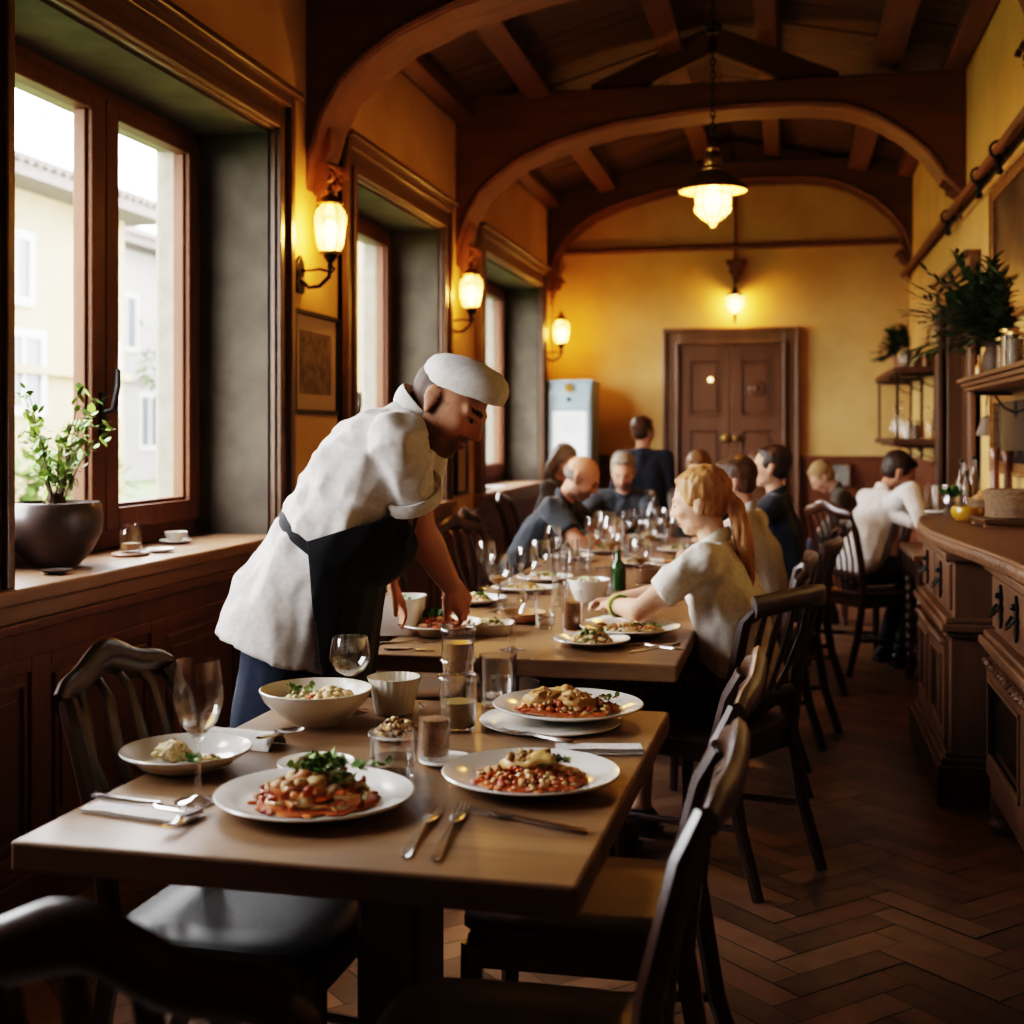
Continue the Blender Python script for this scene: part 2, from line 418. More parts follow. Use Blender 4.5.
# arched tie beams on carved corbels
ARCH = [(-2.10, 2.46), (-2.075, 2.60), (-2.02, 2.78), (-1.94, 2.92), (-1.82, 3.025), (-1.67, 3.125), (-1.41, 3.232), (-1.02, 3.325), (-.6, 3.372), (-.3, 3.394), (.12, 3.392), (.36, 3.365), (.56, 3.295), (.74, 3.185), (.89, 3.055), (.98, 2.93), (1.035, 2.80), (1.075, 2.66)]
def scroll(mb, c, s, r, turns=1.3):
    pts = []
    for i in range(18):
        t = i / 17 * turns * 2 * PI; q = r * (1 - .75 * i / 17)
        pts.append(V(c) + V((s * q * math.cos(t), 0, q * math.sin(t))))
    mb.sweep(pts, [(.016 * (1 - .5 * i / 17), .012) for i in range(18)], 6, ref=V((0, 1, 0)))
def arch(y0, d, lift, label_n, ARCH=ARCH, zr=2.62):
    m = MB(); ys_ = (y0, y0 + d)
    top = 3.565 + lift
    P = [(x, z + lift) for x, z in ARCH] + [(XR, zr + lift)]
    nP = len(P); vs = []
    for yy in ys_:
        for x, z in P: vs.append((x, yy, z))
        for x, z in P: vs.append((x, yy, top + (.0 if -1.9 < x < .9 else 0)))
    B = 2 * nP; fs = []
    for i in range(nP - 1):
        fs.append((i, i + 1, nP + i + 1, nP + i)); fs.append((B + i + 1, B + i, B + nP + i, B + nP + i + 1))
        fs.append((i + 1, i, B + i, B + i + 1)); fs.append((nP + i, nP + i + 1, B + nP + i + 1, B + nP + i))
    fs += [(0, nP, B + nP, B), (nP - 1, B + nP - 1, B + 2 * nP - 1, 2 * nP - 1)]
    m.add(vs, fs)
    o = struct('trim_%d' % label_n, m, M['beam'], smooth=40, bevel=.012)
    # moulded lower lip following the curve, lighter and worn
    lip = MB(); pts = [V((x, y0 - .004, z + .02)) for x, z in P[1:-1]]
    lip.sweep(pts, (.016, .024), 6, ref=V((0, 1, 0)))
    obj('edge_moulding', lip, M['beamy'], o, smooth=40)
    # king strut and sloping principal rafters above the tie
    st = MB()
    st.bar((RX - .75, y0 + d / 2, top - .02), (RX + .02, y0 + d / 2, RZ - .1), .16, .12, V((0, 1, 0)))
    st.bar((RX + .75, y0 + d / 2, top - .02), (RX - .02, y0 + d / 2, RZ - .1), .16, .12, V((0, 1, 0)))
    obj('rafter', st, M['beam'], o, smooth=0, bevel=.01)
    for s, xw, zb in ((1, XL, 2.52 + lift), (-1, XR, zr + .06 + lift)):
        c = MB(); yc = y0 + d / 2
        c.prism([(0, 0), (.05, .02), (.075, .10), (.06, .16), (.085, .2), (.085, .3), (0, .3)], -.07, .07, lambda a, b, h: V((xw + s * a, yc + h, zb + b - .06)))
        c.cap((xw + s * .02, yc, zb - .05), .035, (xw + s * .008, yc, zb - .17), .008, 8)
        scroll(c, (xw + s * .07, yc - .05, zb + .03), s, .05); scroll(c, (xw + s * .07, yc + .05, zb + .03), s, .05)
        for k in range(4): c.blob((xw + s * (.03 + .014 * k), yc - .04 + .027 * k, zb - .02 + .015 * (k % 2)), .025, .5, 6, k)
        obj('corbel', c, M['beamy'], o, smooth=50)
arch(5.5, .34, 0, 7, ARCH[:10] + [(.12, 3.40), (.45, 3.40), (.70, 3.385), (.85, 3.335), (.95, 3.25), (1.0, 3.12), (1.03, 2.95)], 2.85)
arch(8.2, .34, 0, 8, [(x if x < .3 else x - .045 * (x - .3) / .7, z) for x, z in ARCH[:-2]], 2.80); arch(11.56, .28, .19, 9)

# ---------------------------------------------------------------- windows
def window(n, y0, y1):
    w = thing('window_%d' % n, '', '', (0, 0, 0)); del w['label']; del w['category']; w['kind'] = 'structure'
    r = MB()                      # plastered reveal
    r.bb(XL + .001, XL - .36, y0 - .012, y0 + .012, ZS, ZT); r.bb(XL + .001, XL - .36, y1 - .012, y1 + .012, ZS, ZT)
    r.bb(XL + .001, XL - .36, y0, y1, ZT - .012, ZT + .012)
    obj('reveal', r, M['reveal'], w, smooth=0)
    s = MB()                      # moulded surround on the room side
    for a, b, t in ((.0, .17, .03), (.012, .05, .05), (.12, .17, .055)):
        s.bb(XL - .004, XL + t, y0 - b, y0 - a, ZS - .02, ZT + b); s.bb(XL - .004, XL + t, y1 + a, y1 + b, ZS - .02, ZT + b)
        s.bb(XL - .004, XL + t, y0 - a, y1 + a, ZT + a, ZT + b)
    s.bb(XL - .004, XL + .085, y0 - .19, y1 + .19, ZT + .165, ZT + .195)
    obj('surround', s, M['trim'], w, smooth=0, bevel=.006)
    f = MB(); X0, X1 = XL - .30, XL - .36        # fixed frame
    f.bb(X0, X1, y0 + .012, y0 + .075, ZS + .02, ZT - .012); f.bb(X0, X1, y1 - .075, y1 - .012, ZS + .02, ZT - .012)
    f.bb(X0, X1, y0 + .012, y1 - .012, ZT - .07, ZT - .012); f.bb(X0, X1, y0 + .012, y1 - .012, ZS, ZS + .075)
    obj('frame', f, M['sash'], w, smooth=0, bevel=.005)
    ym = 4.25 if n == 1 else (y0 + y1) / 2
    for a, b in ((y0 + .07, ym), (ym, y1 - .07)):
        q = MB(); xa, xb = XL - .275, XL - .335; t = .095; g = .004
        q.bb(xa, xb, a + g, a + t, ZS + .07, ZT - .06); q.bb(xa, xb, b - t, b - g, ZS + .07, ZT - .06)
        q.bb(xa, xb, a + t, b - t, ZS + .07, ZS + .15); q.bb(xa, xb, a + t, b - t, ZT - .12, ZT - .06)
        for c, d in ((a + t, a + t + .014), (b - t - .014, b - t)): q.bb(xa - .02, xb - .008, c, d, ZS + .15, ZT - .12)
        q.bb(xa - .02, xb - .008, a + t, b - t, ZS + .15, ZS + .164)
        so = obj('sash', q, M['sash'], w, smooth=0, bevel=.005)
        obj('pane', MB().bb(XL - .318, XL - .322, a + t, b - t, ZS + .15, ZT - .12), M['pane'], so, smooth=0)
        if a < ym - .1:
            hh = MB(); hh.bb(xa - .0, xa + .014, b - .05, b - .02, 1.34, 1.52); hh.sweep([(xa + .012, b - .035, 1.45), (xa + .05, b - .035, 1.46), (xa + .06, b - .03, 1.54), (xa + .05, b - .01, 1.60)], .012, 8)
            obj('handle', hh, M['iron'], so, smooth=60)
    e = MB()                      # outer stone jambs and sill
    e.bb(XL - .36, XL - .47, y0 - .1, y0 + .09, ZS - .1, ZT + .2); e.bb(XL - .36, XL - .47, y1 - .09, y1 + .1, ZS - .1, ZT + .2)
    e.bb(XL - .36, XL - .47, y0 - .1, y1 + .1, ZT - .09, ZT + .3); e.bb(XL - .36, XL - .52, y0 - .1, y1 + .1, ZS - .2, ZS + .06)
    obj('stone_jamb', e, M['stone'], w, smooth=0, bevel=.02)
    sl = MB().bb(XL - .30, XL + .075, y0 - .19, y1 + .19, ZS - .045, ZS)
    sl.bb(XL - .004, XL + .045, y0 - .19, y1 + .19, ZS - .10, ZS - .045)
    obj('sill', sl, M['sill'], w, smooth=0, bevel=.008)
for i, (a, b) in enumerate(WIN): window(i + 1, a, b)

# ---------------------------------------------------------------- panelled dado
def dado(name, pts, h, mat, face, cells):
    mb = MB()
    (x0, y0), (x1, y1) = pts; d = V((x1 - x0, y1 - y0, 0)); L = d.length; d.normalize(); nrm = V(face)
    def slab(a, b, z0, z1, t):
        c = V((x0, y0, 0)) + d * (a + b) / 2 + nrm * t / 2 + V((0, 0, (z0 + z1) / 2))
        R = Matrix((d, nrm, Z3)).transposed()
        mb.box(c, (b - a, t, z1 - z0), R)
    slab(0, L, 0, h, .012); slab(0, L, 0, .14, .035); slab(0, L, .14, .165, .028)
    slab(0, L, h - .11, h, .026); slab(0, L, h - .03, h, .05)
    k = L / cells
    for i in range(cells + 1): slab(max(0, i * k - .05), min(L, i * k + .05), .165, h - .11, .024)
    for i in range(cells):
        a, b = i * k + .05, (i + 1) * k - .05
        slab(a, b, .165, .21, .024); slab(a, b, h - .15, h - .11, .024)
        slab(a + .06, b - .06, .28, h - .22, .022)
        for q in (a + .022, b - .036): slab(q, q + .014, .235, h - .175, .024)
        slab(a + .022, b - .022, .235, .249, .024); slab(a + .022, b - .022, h - .189, h - .175, .024)
    return struct(name, mb, mat, smooth=0, bevel=.004)
dado('trim_10', [(XL, YB), (XL, YE)], ZS - .1, M['panel'], (1, 0, 0), 19)
dado('trim_11', [(.1, YE), (XR, YE)], 1.17, M['panel'], (0, -1, 0), 2)
dado('trim_12', [(XL, YE), (-1.09, YE)], 1.17, M['panel'], (0, -1, 0), 2)
dado('trim_13', [(XR, YB), (XR, 7.5)], .95, M['panel'], (-1, 0, 0), 10)
dado('trim_14', [(XR, 9.62), (XR, YE)], 1.17, M['panel'], (-1, 0, 0), 3)
# picture rail along the end wall
struct('trim_15', MB().sweep([(XL + .03, YE - .03, 3.03), (XR - .03, YE - .03, 3.05)], .026, 10), M['beamy'])

# ---------------------------------------------------------------- double door in the end wall
d1 = thing('door_1', '', '', (0, 0, 0)); del d1['label']; del d1['category']; d1['kind'] = 'structure'
XA, XB, ZD = -.935, -.02, 2.165
c = MB(); Y = YE
for a, b, t in ((0, .15, .05), (0, .03, .085), (.11, .15, .075)):
    c.bb(XA - b, XA - a, Y, Y - t, 0, ZD + b); c.bb(XB + a, XB + b, Y, Y - t, 0, ZD + b); c.bb(XA - a, XB + a, Y, Y - t, ZD + a, ZD + b)
obj('door_frame', c, M['trimz'], d1, smooth=0, bevel=.008)
xm = (XA + XB) / 2
for a, b in ((XA, xm), (xm, XB)):
    m = MB(); m.bb(a + .003, b - .003, Y - .005, Y - .03, 0, ZD)
    for q0, q1 in ((a + .003, a + .09), (b - .09, b - .003)): m.bb(q0, q1, Y - .03, Y - .05, 0, ZD)
    zz = [0, .16, .78, .88, 1.42, 1.52, 1.98]
    for z0, z1 in ((0, .18), (.74, .86), (1.40, 1.52), (2.02, ZD)): m.bb(a + .09, b - .09, Y - .03, Y - .05, z0, z1)
    for z0, z1 in ((.18, .74), (.86, 1.40), (1.52, 2.02)):
        m.bb(a + .12, b - .12, Y - .03, Y - .045, z0 + .04, z1 - .04)
        for q in (a + .09, b - .104): m.bb(q, q + .014, Y - .03, Y - .057, z0, z1)
        m.bb(a + .09, b - .09, Y - .03, Y - .057, z0, z0 + .014); m.bb(a + .09, b - .09, Y - .03, Y - .057, z1 - .014, z1)
        if b == XB: m.lathe([(.075, 0), (.075, .012), (.055, .02), (.05, .008), (.03, .01), (.02, .024), (0, .026)], 16, ((a + b) / 2, Y - .044, (z0 + z1) / 2), Matrix.Rotation(PI / 2, 3, 'X'))
    lf = obj('door_leaf', m, M['door'], d1, smooth=30, bevel=.004)
    if a == XA:
        obj('knob_plate', MB().lathe([(.04, 0), (.04, .006), (.014, .01), (.012, .03), (.024, .036), (.024, .05), (.014, .056), (0, .058)], 16, (b - .045, Y - .05, 1.325), Matrix.Rotation(PI / 2, 3, 'X')), M['brass'], lf)
        obj('lamp_glint', MB().lathe([(.022, 0), (.022, .012), (.012, .02), (0, .022)], 14, (-.655, Y - .05, 1.85), Matrix.Rotation(PI / 2, 3, 'X')), emit('painted lamp glint', (1, .72, .3), 3), lf)  # glowing button paints a lamp's reflection on the door; no light source here
    else:
        obj('knob_plate', MB().lathe([(.03, 0), (.03, .008), (.012, .012), (.012, .03), (.022, .038), (.02, .05), (0, .056)], 14, (a + .05, Y - .05, 1.325), Matrix.Rotation(PI / 2, 3, 'X')), M['brass'], lf)

# ---------------------------------------------------------------- doorway in the right wall
d2 = thing('door_2', '', '', (0, 0, 0)); del d2['label']; del d2['category']; d2['kind'] = 'structure'
y0, y1, zt = DR
c = MB()
for a, b, t in ((0, .17, .035), (0, .04, .06), (.12, .17, .06)):
    c.bb(XR, XR - t, y0 - min(b, .1), y0 - min(a, .07), 0, zt + b); c.bb(XR, XR - t, y1 + a, y1 + b, 0, zt + b); c.bb(XR, XR - t, y0 - a, y1 + a, zt + a, zt + b)
c.bb(XR, XR - .09, y0 - .12, y1 + .19, zt + .165, zt + .195)
c.bb(XR, XR + .2, y0, y0 + .03, 0, zt); c.bb(XR, XR + .2, y1 - .03, y1, 0, zt); c.bb(XR, XR + .2, y0, y1, zt - .03, zt)
obj('door_frame', c, M['trimz'], d2, smooth=0, bevel=.006)
lf = MB(); lf.bb(XR + .10, XR + .15, y0 + .75, y1 - .03, 0, zt - .03)
lf.bb(XR + .085, XR + .10, y0 + .80, y1 - .1, .15, .95); lf.bb(XR + .085, XR + .10, y0 + .80, y1 - .1, 1.1, 2.05)
obj('door_leaf', lf, M['door'], d2, smooth=0, bevel=.005)
vo = MB().bb(XR + .19, XR + .9, y0 - .2, y1 + .2, 0, 2.4)  # solid near-black block: the unlit passage's shade is put into its colour
obj('passage_shade', vo, M['void'], d2, smooth=0)

# ---------------------------------------------------------------- lanterns
def point(name, loc, e, col=(1, .60, .235), r=.03):
    l = bpy.data.lights.new(name, 'POINT'); l.energy = e; l.color = col; l.shadow_soft_size = r
    o = bpy.data.objects.new(name, l); COL.objects.link(o); o.location = loc; return o
def lantern_parts(t, c, s=1.0, cage=True):
    gl = MB().lathe([(.036 * s, 0), (.05 * s, .02 * s), (.066 * s, .12 * s), (.06 * s, .15 * s), (.035 * s, .18 * s), (.03 * s, .185 * s)], 8, c)
    obj('lantern_glass', gl, M['lampglass'], t, smooth=20)
    obj('bulb', MB().lathe([(0, .02 * s), (.014 * s, .025 * s), (.03 * s, .07 * s), (.028 * s, .095 * s), (.012 * s, .12 * s), (0, .122 * s)], 12, c), M['bulb'], t)
    cp = MB().lathe([(.045 * s, .176 * s), (.05 * s, .182 * s), (.03 * s, .205 * s), (.014 * s, .215 * s), (.02 * s, .228 * s), (.008 * s, .24 * s), (0, .262 * s)], 12, c)
    for k in range(8 if cage else 0):
        a = 2 * PI * k / 8; q = lambda r, z: V(c) + V((r * s * math.cos(a), r * s * math.sin(a), z * s))
        cp.sweep([q(.037, 0), q(.051, .02), q(.067, .12), q(.061, .15), q(.036, .18)], .0022 * s, 5)
    cp.lathe([(.0, -.006 * s), (.04 * s, -.006 * s), (.042 * s, .004 * s), (.0, .006 * s)], 12, c)
    obj('lantern_cage', cp, M['brass'], t)
def sconce(label, y):
    t = thing('wall_sconce', label, 'lamp', (XL, y, 2.06), 0, 'wall lanterns between the windows')
    bp = MB().prism([(-.035, -.07), (.035, -.07), (.05, -.03), (.03, .0), (.05, .03), (.035, .07), (0, .1), (-.035, .07), (-.05, .03), (-.03, 0), (-.05, -.03)], 0, .018, lambda a, b, h: V((h, a, b)))
    obj('backplate', bp, M['iron'], t, bevel=.003)
    a = MB(); a.sweep([(.01, 0, .0), (.05, 0, -.045), (.10, 0, -.04), (.145, 0, .0), (.15, 0, .05)], .009, 8, V((0, 1, 0)))
    a.sweep([(.015, 0, .03), (.06, 0, .03), (.1, 0, .035), (.16, 0, .02), (.17, 0, .035), (.155, 0, .045)], .006, 8, V((0, 1, 0)))
    a.lathe([(0, .03), (.014, .035), (.012, .06), (.03, .085), (.034, .1), (0, .1)], 12, (.15, 0, 0))
    obj('arm', a, M['iron'], t)
    lantern_parts(t, V((.15, 0, .105)), 1.18)
    return t
SCO = [(5.41, 'iron wall lantern above the framed picture, between the first two windows'),
       (8.02, 'iron wall lantern between the second and third window'),
       (11.42, 'iron wall lantern in the far corner above the pale blue cabinet')]
for y, lb in SCO:
    sconce(lb, y); point('sconce_light', (XL + .15, y, 2.255), 11, r=.045)
t = thing('wall_sconce', 'lantern hanging under a carved wooden bracket above the double door', 'lamp', (-.435, YE, 2.62))
a = MB(); a.prism([(-.09, .30), (.09, .30), (.075, .26), (.05, .23), (.06, .2), (.03, .16), (.02, .10), (-.02, .10), (-.03, .16), (-.06, .2), (-.05, .23), (-.075, .26)], 0, .07, lambda p, q, h: V((p, -h, q)))
obj('bracket', a, M['beamy'], t, smooth=0, bevel=.005)
a = MB(); a.sweep([(0, -.03, .12), (0, -.09, .1), (0, -.13, .06), (0, -.13, .02)], .011, 8, V((1, 0, 0)))
a.lathe([(0, .07), (.02, .06), (.03, .03), (.085, .0), (.088, -.012), (0, -.012)], 12, (0, -.13, -.02))
a.cap((0, -.13, -.2), .02, (0, -.13, -.27), .008, 8)
obj('arm', a, M['iron'], t)
obj('lantern_glass', MB().lathe([(.02, -.165), (.05, -.15), (.078, -.06), (.074, -.012), (.05, -.004)], 12, (0, -.13, -.02)), M['lampglass'], t)
obj('bulb', MB().ell((0, -.13, -.1), (.034, .034, .048)), M['bulb'], t)
point('door_light', (-.435, YE - .13, 2.52), 12, r=.045)
struct('trim_16', MB().sweep([(-.435, YE - .02, 2.93), (-.435, YE - .02, 3.75)], .012, 8), M['beamy'])

# ---------------------------------------------------------------- pendant
px_, py_ = -.36, 6.7
t = thing('pendant_lamp', 'copper shaded pendant lamp with glass globe hanging on a long chain', 'lamp', (px_, py_, 2.45))
ch = MB(); z = .42; k = 0
while z < 1.44:
    R = rotz(PI / 2 * (k % 2)); pts = [R @ V((.011 * math.cos(q * PI / 4), 0, .022 * math.sin(q * PI / 4))) + V((0, 0, z)) for q in range(8)]
    ch.sweep(pts, .0038, 5, ref=R @ V((0, 1, 0)), closed=True); z += .033; k += 1
for q in range(5): ch.blob((.03 * math.cos(q * 1.26), .03 * math.sin(q * 1.26), .99), .02, .4, 6, q)
ch.lathe([(0, .96), (.03, .965), (.025, .99), (.03, 1.01), (0, 1.02)], 10)
obj('chain', ch, M['iron'], t)
obj('lamp_shade', MB().lathe([(.172, .155), (.178, .162), (.172, .175), (.12, .215), (.075, .25), (.05, .262), (.048, .255), (.07, .243), (.115, .206), (.165, .168)], 32), M['copper'], t)
obj('shade_lining', MB().lathe([(.17, .158), (.12, .2), (.07, .238), (.0, .245)], 32), plain('enamel lining', (.75, .55, .3), .4), t)
obj('cap', MB().lathe([(.05, .25), (.055, .27), (.042, .285), (.048, .30), (.045, .34), (.03, .36), (.035, .375), (.016, .40), (.01, .43), (0, .43)], 20), M['brass'], t)
obj('globe', MB().lathe([(.0, -.03), (.012, -.025), (.02, -.005), (.055, .02), (.085, .05), (.094, .07), (.088, .09), (.092, .14), (.085, .2)], 12), M['lampglass'], t, smooth=20)
gc = MB()
for k in range(12):
    a = 2 * PI * k / 12
    gc.sweep([V((r * math.cos(a), r * math.sin(a), z)) for r, z in ((.02, -.005), (.056, .02), (.086, .05), (.095, .07), (.089, .09), (.093, .14), (.086, .2))], .0025, 5)
for r, z in ((.096, .07), (.094, .14), (.058, .02)): gc.sweep([V((r * math.cos(q * PI / 12), r * math.sin(q * PI / 12), z)) for q in range(24)], .003, 5, closed=True)
obj('globe_cage', gc, M['brass'], t)
obj('bulb', MB().lathe([(0, .05), (.02, .055), (.04, .1), (.036, .14), (.018, .17), (.018, .2), (0, .2)], 14), M['bulb'], t)
point('pendant_light', (px_, py_, 2.55), 26, r=.05)
# ---------------------------------------------------------------- outside the windows
M['lawn'] = plain('lawn', (.08, .12, .035), .9, c2=(.13, .16, .07), scale=3, bmp=.6)
M['facade'] = plain('pale yellow facade', (.25, .19, .105), .9, c2=(.21, .155, .08), scale=1.5)
M['facade2'] = plain('pale grey facade', (.26, .245, .235), .9, c2=(.22, .21, .20), scale=1.5)
M['facade3'] = plain('orange facade', (.27, .13, .055), .9)
M['rooftile'] = plain('grey brown roof tiles', (.085, .07, .065), .9, c2=(.12, .10, .09), scale=9, bmp=.5)
M['shutter'] = plain('grey window', (.07, .085, .10), .4)
M['white'] = plain('white paint', (.42, .41, .39), .6)
l = MB().bb(-40, XL - .52, -5, 60, .2, .4); o = obj('lawn', l, M['lawn'], smooth=0); o['kind'] = 'structure'
def house(label, x, y0, y1, ze, depth, wall, wins, group='houses outside the windows'):
    t = thing('house', label, 'building', (x, (y0 + y1) / 2, .4), 0, group)
    L = (y1 - y0) / 2; H = ze - .4
    obj('wall', MB().bb(-depth, 0, -L, L, 0, H), wall, t, smooth=0)
    r = MB(); r.prism([(.55, H - .12), (.55, H + .02), (-depth / 2, H + depth * .2), (-depth - .5, H), (-depth - .5, H - .15)], -L - .4, L + .4, lambda a, b, h: V((a, h, b)))
    yy = -L - .4
    while yy < L + .4: r.sweep([(.62, yy, H + .05), (-depth / 2, yy, H + depth * .2 + .03)], .055, 6); yy += .19
    obj('roof', r, M['rooftile'], t, smooth=30)
    obj('cornice', MB().bb(0, .12, -L, L, H * .42, H * .42 + .1), wall, t, smooth=0)
    for y, z, w, h in wins:
        y -= (y0 + y1) / 2; z -= .4
        f = MB(); f.bb(.0, .05, y - w / 2 - .1, y + w / 2 + .1, z - h / 2 - .1, z - h / 2); f.bb(0, .05, y - w / 2 - .1, y + w / 2 + .1, z + h / 2, z + h / 2 + .1)
        f.bb(0, .05, y - w / 2 - .1, y - w / 2, z - h / 2, z + h / 2); f.bb(0, .05, y + w / 2, y + w / 2 + .1, z - h / 2, z + h / 2); f.bb(0, .04, y - .03, y + .03, z - h / 2, z + h / 2)
        fo = obj('window_frame', f, M['white'], t, smooth=0)
        obj('pane', MB().bb(.002, .02, y - w / 2, y + w / 2, z - h / 2, z + h / 2), M['shutter'], fo, smooth=0)
house('pale yellow house with tiled eaves and small grey windows seen through the nearest window', -9, 9, 16.6, 4.42, 8, M['facade'], [(13.95, 3.35, .55, .7), (14.1, 2.1, .75, .85), (11, 3.35, .55, .7), (16, 2.1, .6, .85)])
house('pale grey house beyond the yellow one, seen through the right pane of the nearest window', -13, 21.6, 30, 5.2, 8, M['facade2'], [(24, 3.6, .8, 1.0), (27, 3.6, .8, 1), (25, 1.6, .8, 1)])
house('orange house farthest off behind the shrubs outside', -17, 33, 47, 5.4, 8, M['facade3'], [(38, 3.6, .9, 1.2)])
house('long pale house seen through the two farther windows', -8, 27, 50, 6.4, 4, M['facade'], [(28 + 2.8 * k, 2.8, .9, 1.3) for k in range(8)] + [(28 + 2.8 * k, 5.0, .9, 1.3) for k in range(8)])
def leaf_mesh(mb, tints, p, d, L, W, col, curl=.25, up=Z3):
    s, u = frame_of(d, up); d = d.normalized()
    vs = [p, p + d * L * .35 + s * W * .5 - u * curl * W * .2, p + d * L * .7 + s * W * .38 - u * curl * L * .12, p + d * L - u * curl * L * .3, p + d * L * .7 - s * W * .38 - u * curl * L * .12, p + d * L * .35 - s * W * .5 - u * curl * W * .2]
    mb.add(vs, [(0, 1, 5), (1, 2, 4, 5), (2, 3, 4)]); k = rnd.uniform(.6, 1.3)
    tints += [(col[0] * k, col[1] * k, col[2] * k)] * 6
def finish_leaves(mb, tints, name, parent):
    me = mb.mesh(name); a = me.color_attributes.new('tint', 'FLOAT_COLOR', 'POINT')
    a.data.foreach_set('color', [q for c in tints for q in (*c, 1)])
    return obj(name, me, M['foliage'], parent, smooth=60)
def rv(): return V((rnd.gauss(0, 1), rnd.gauss(0, 1), rnd.gauss(0, 1)))
M['bark'] = plain('bark', (.09, .055, .03), .9, bmp=.6, scale=30)
def bush(label, loc, r, h, n, col, tree=False):
    t = thing('tree' if tree else 'shrub', label, 'tree' if tree else 'shrub', loc, 0, 'greenery outside the windows')
    mb, ti = MB(), []
    for k in range(n):
        d = rv().normalized(); q = rnd.uniform(.5, 1)
        p = V((d.x * r * q, d.y * r * q, h * .55 + d.z * h * .45 * q)) + (V((0, 0, 1.2)) if tree else V((0, 0, 0)))
        leaf_mesh(mb, ti, p, d + rv() * .5, .22, .12, col)
    finish_leaves(mb, ti, 'foliage', t)
    st = MB(); st.sweep([(0, 0, 0), (.05, 0, .8), (0, .03, h * .6 + (1.2 if tree else 0))], [.07, .05, .02], 8)
    for k in range(5): st.sweep([(.03, 0, .5), V((.03, 0, .5)) + V((rnd.uniform(-1, 1) * r * .6, rnd.uniform(-1, 1) * r * .6, h * .5))], [.03, .01], 6)
    obj('trunk' if tree else 'stem', st, M['bark'], t)
bush('loose green shrub on the lawn outside, right pane of the nearest window', (-8.2, 18.2, .4), .9, 1.5, 700, (.11, .16, .07))
bush('smaller grey green shrub farther off on the lawn', (-9.0, 20.6, .4), .9, 1.7, 700, (.13, .17, .09))
bush('pale green tree behind the shrubs outside the nearest window', (-11, 23.2, .4), 1.2, 2.4, 900, (.12, .16, .08), True)
bush('low green shrub at the foot of the yellow house', (-8.0, 13.4, .4), .7, .7, 400, (.09, .15, .04))

# ---------------------------------------------------------------- tables
M['top'] = wood('worn oak table top', (.085, .042, .019), (.32, .185, .095), .38, 'x', 6, .3, coat=.1)
M['tdark'] = wood('table base wood', (.02, .009, .005), (.05, .022, .011), .45, 'z', 8, .2)
def plank_top(t, x0, x1, y0, y1, th=.048, z=.75, name='tabletop', mat=None):
    obj(name, MB().bb(x0, x1, y0, y1, z - th, z), mat or M['top'], t, smooth=0, bevel=.006)
def pedestal(t, cx, cy, s=1):
    b = MB(); b.box((cx, cy, .36), (.12, .18, .64)); b.box((cx, cy, .12), (.2, .24, .10))
    b.box((cx, cy, .675), (.4, .14, .05)); b.box((cx, cy, .675), (.14, .7, .05))
    obj('pedestal', b, M['tdark'], t, smooth=0, bevel=.012)
    for dx, dy in ((0, .3), (0, -.3)):
        f = MB(); d = V((dx, dy, 0)).normalized()
        f.sweep([V((cx, cy, .10)) + d * .06, V((cx, cy, .09)) + d * .12, V((cx + dx, cy + dy, .03))], [(.04, .05), (.036, .042), (.035, .03)], 8)
        obj('foot', f, M['tdark'], t)
TX0, TX1 = -1.155, -.268
TB = [(1.79, 2.95, 'nearest wooden dining table, worn oak top laid with pasta plates'), (3.53, 4.96, 'second wooden dining table from the front, beside the bending cook'),
      (4.98, 6.36, 'third dining table of the long row, crowded with glasses'), (6.38, 7.78, 'farthest dining table of the long row, where the bald man leans')]
for a, b, lb in TB:
    cx, cy = (TX0 + TX1) / 2, (a + b) / 2
    t = thing('dining_table', lb, 'table', (cx - (.012 if a > 3 else 0), cy, 0), -.024 if a < 3 else -.008, 'dining tables in a row')
    plank_top(t, TX0 - cx, TX1 - cx, a - cy, b - cy); pedestal(t, 0, 0)
cx, cy = .86, 7.33
t = thing('side_table', 'small wooden table with turned legs at the far end of the counter', 'table', (cx, cy, 0))
plank_top(t, -.22, .19, -.42, .40, .035, mat=wood('side table top', (.12, .055, .025), (.22, .11, .05), .35, 'y', 7, .2, coat=.2))
obj('apron', MB().bb(-.19, .17, -.38, .36, .60, .715), M['chair'], t, smooth=0, bevel=.004)
for lx in (-.17, .15):
    for ly in (-.35, .33):
        prof = [(.0, 0), (.022, 0), (.028, .04), (.016, .07), (.03, .10)]
        z = .12
        while z < .56: prof += [(.03, z), (.018, z + .02), (.031, z + .04)]; z += .055
        prof += [(.02, .57), (.035, .59), (.035, .70), (0, .70)]
        obj('leg', MB().lathe(prof, 12, (lx, ly, 0)), M['chair'], t)

